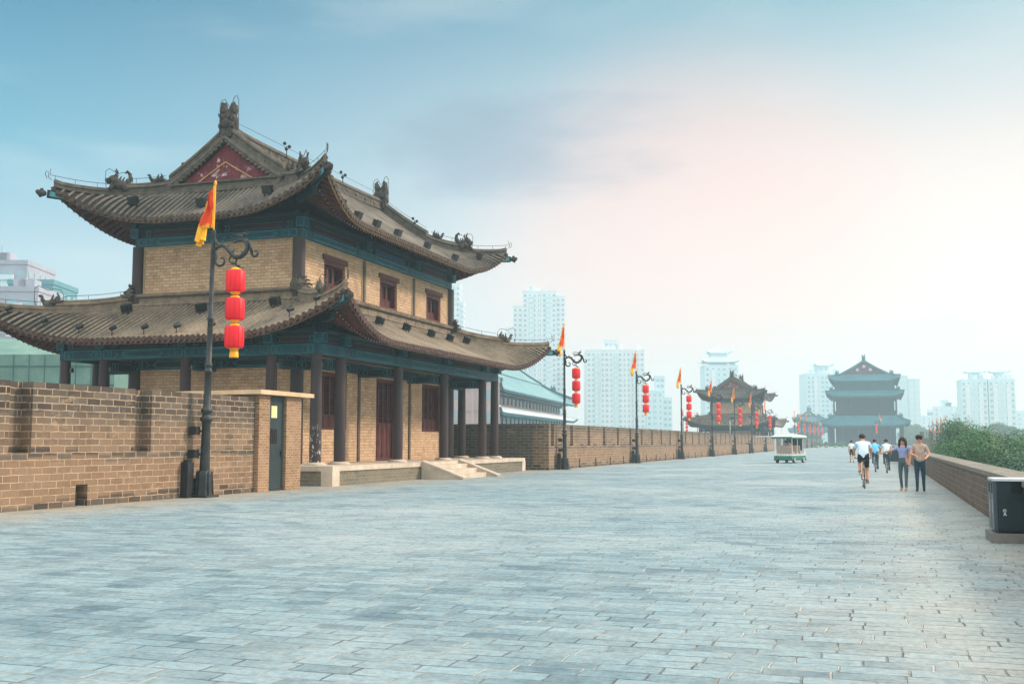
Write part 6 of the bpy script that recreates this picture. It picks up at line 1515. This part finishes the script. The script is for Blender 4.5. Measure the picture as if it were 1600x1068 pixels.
# shift so the road-side eave lies on the measured line
off = Vector((math.cos(ah), math.sin(ah), 0)) * 17.2; hall.location = Vector((mid.x, mid.y, 0)) - off
b = MB(); b.box(-13, 13, -hl + 4.5, hl - 4.5, zs - 3.2, zs + .1); b.build('clerestory_wall', M['far_cream'], hall)
S = Skirt(13.1, hl - 4.4, 17.0, hl, zs - 2.7, zs - 4.3, 1.0, .6, 6, .3); b = MB(); tile_roof(b, S, .8, 5, 0, 0, 1, rr=.18, under=.3, detail=False); b.build('lower_roof', [M['far_white'], M['far_white'], M['far_eave'], M['far_eave']], hall)
e = MB(); [eave_board(e, S, sd, 0, .99, -.6, -.02, .1, 30, .99) for sd in range(4)]; e.build('lower_fascia', M['far_eave'], hall)
b = MB(); b.box(-14.5, 14.5, -hl + 3, hl - 3, -12, zs - 4.0); b.build('ground_wall', M['far_teal'], hall)
n = 22
for i in range(n):
    y = -hl + 5.5 + (2 * hl - 11) * i / (n - 1); b = MB(); b.box(13.02, 13.3, y - .35, y + .35, zs - 2.2, zs - .2); b.obox((13.6, y, zs - .6), (.5, 0, 0), (0, .16, 0), (0, 0, .25)); b.build('bracket', M['far_eave'], hall)
    b = MB(); b.box(14.52, 14.8, y - .22, y + .22, -12, zs - 4.2); b.build('column', M['far_eave'], hall)
    if i < n - 1:
        d_ = (2 * hl - 11) / (n - 1); b = MB(); b.box(14.51, 14.6, y + .5, y + d_ - .5, zs - 8.2, zs - 5.0); b.build('window', M['far_glass'], hall)
bl(700, 778, 598, 178, 'annex_building', 'cream annex with square windows seen between the right columns', 'far_cream', R(20), 8, storey=3.8, bay=4.6, wsz=(1.5, 2.0), win='far_glass')
# battlement turret above the trees
tt = empty('battlement_turret', (8.8, 226, -12), 0, 'small grey battlement turret rising above the trees', 'turret'); m = MB(); m.box(-1.2, 1.2, -1.2, 1.2, 0, 14.3); 
for (x, y) in ((-.85, -.85), (.85, -.85), (-.85, .85), (.85, .85)): m.box(x - .34, x + .34, y - .34, y + .34, 14.301, 15.5)
m.build('turret_wall', M['wall_grey'], tt)
m = MB(); m.box(12.5, 17.5, 262, 345, -11.98, -.02); m.build('outer_rampart', M['wall_grey'], kind='structure')

# ------------------------------------------------------------ trees
def crown_mesh(seed, R0, H, nclump, nleaf, leafs):
    rnd = random.Random(seed); m = MB(); cl = []
    for i in range(nclump):
        an = rnd.uniform(0, 2 * math.pi); h = rnd.random() ** .8; rr = R0 * math.sqrt(rnd.random()) * (math.sin(math.pi * (.18 + .80 * h)) ** .6)
        cl.append((Vector((rr * math.cos(an), rr * math.sin(an), H * (.10 + .85 * h))), rnd.uniform(.20, .36) * R0))
    for c, r in cl:
        for k in range(nleaf):
            d = Vector((rnd.gauss(0, 1), rnd.gauss(0, 1), rnd.gauss(0, .8))).normalized(); p = c + d * r * (rnd.random() ** .35)
            nrm = (d + Vector((rnd.uniform(-1, 1), rnd.uniform(-1, 1), rnd.uniform(0, 1.4))) * .42).normalized(); a = nrm.orthogonal().normalized(); b_ = nrm.cross(a); t = rnd.uniform(0, 6.28)
            u = (a * math.cos(t) + b_ * math.sin(t)) * leafs * rnd.uniform(.6, 1.2); v = (b_ * math.cos(t) - a * math.sin(t)) * leafs * .55
            m.add([p - u, p + v, p + u, p - v], [(0, 1, 2, 3)])
    return m, cl
def tree_proto(seed, R0, H, trunk, nclump, nleaf, leafs, mat):
    root = empty('tree', (0, 0, -12)); m, cl = crown_mesh(seed, R0, H, nclump, nleaf, leafs)
    m.v = [(x, y, z + trunk) for x, y, z in m.v]; m.build('crown', M[mat], root)
    t = MB(); t.tube([(0, 0, 0), (.1, .05, trunk * .5), (0, .1, trunk), (.1, 0, trunk + H * .6)], [.34, .26, .2, .06], 9)
    for c, r in cl[::4]: t.tube([(0, .05, trunk * .8), (c.x * .4, c.y * .4, trunk + c.z * .45), (c.x, c.y, trunk + c.z)], [.12, .08, .03], 5)
    t.build('trunk', M['bark'], root); return root
protos = [tree_proto(1, 4.6, 7.4, 6.2, 44, 640, .10, 'leaf'), tree_proto(2, 4.0, 6.6, 6.0, 38, 640, .10, 'leaf_dark'), tree_proto(3, 5.2, 8.2, 5.6, 46, 640, .11, 'leaf')]
far_p = tree_proto(5, 6.5, 10.0, 5.0, 46, 150, .40, 'leaf_dark')
SC = {}
NEARG, FARG = 'leafy trees growing along the outside of the low wall', 'distant trees fading in the haze'
spots = [(6.9, 40, 1, .93), (11.5, 43, 0, .94), (7.5, 46, 1, .96), (9.2, 54, 0, .98), (8.0, 62, 2, .96), (7.6, 71, 1, 1.03), (9.0, 80, 0, 1.02), (7.2, 90, 2, .99), (8.8, 101, 0, 1.06), (8.2, 114, 1, 1.10), (9.0, 128, 2, 1.06), (8.5, 144, 0, 1.10),
         (15.5, 64, 2, .98), (17, 78, 0, .98), (16, 92, 1, 1.06), (17.5, 108, 2, 1.02), (16, 126, 0, 1.06), (25, 84, 1, 1.02), (27, 104, 0, 1.02), (26, 126, 2, 1.03), (14.5, 52, 0, .95), (21, 70, 1, 1.0), (36, 112, 0, 1.05), (35, 134, 2, 1.0), (12, 160, 1, 1.1), (19, 146, 2, 1.05)]
used = set()
for i, (x, y, k, s) in enumerate(spots):
    o = protos[k] if k not in used else copy_tree(protos[k]); used.add(k)
    o.location = (x, y, -12); s *= (.98 if y > 85 else .90) + .07 * math.sin(i * 2.7); o.scale = (s, s, s); o.rotation_euler = (0, 0, i * 1.7); tag(o, 'leafy green broadleaf tree just beyond the low wall at the right', 'tree', NEARG)
fs = [px_to(1560, 690, 420), px_to(1585, 690, 406), px_to(1525, 690, 461), px_to(1600, 690, 378), px_to(1500, 690, 489), px_to(1540, 690, 503), px_to(1485, 690, 532), px_to(1440, 690, 588), px_to(1425, 690, 602), px_to(1452, 690, 560), px_to(890, 690, 200), px_to(905, 690, 215), px_to(930, 690, 230), px_to(1620, 690, 461), px_to(1575, 690, 532)]
for i, p in enumerate(fs):
    o = far_p if i == 0 else copy_tree(far_p); s = (.88 if 10 <= i <= 12 else 1.02) * (1.25, 1.15, .98, 1.08, .95, .98, .92, 1.3, 1.4, 1.2, 1.15, 1.0, .95, 1.1, 1.0)[i]
    o.location = (p.x, p.y, -12); o.scale = (s, s, s); o.rotation_euler = (0, 0, i * 2.1)
    lb = 'dark hazy tree standing beyond the hall and the long wall' if 10 <= i <= 12 else 'blue hazy tree far behind the green ones at the right'
    tag(o, lb, 'tree', 'trees beyond the hall' if 10 <= i <= 12 else FARG)

# ------------------------------------------------------------ air
hz = MB(); hz.box(-1200, 700, -350, 1400, -13, 92)
def haze_mat():
    m = bpy.data.materials.new('pale_even_haze'); m.use_nodes = True; nt = m.node_tree; nt.nodes.clear()
    o = nt.nodes.new('ShaderNodeOutputMaterial'); v = nt.nodes.new('ShaderNodeVolumePrincipled'); v.inputs['Color'].default_value = (.72, .925, 1.0, 1)
    v.inputs['Density'].default_value = HAZE_DENSITY; v.inputs['Anisotropy'].default_value = .4; nt.links.new(v.outputs[0], o.inputs['Volume']); return m
hz.build('haze', haze_mat(), kind='stuff')
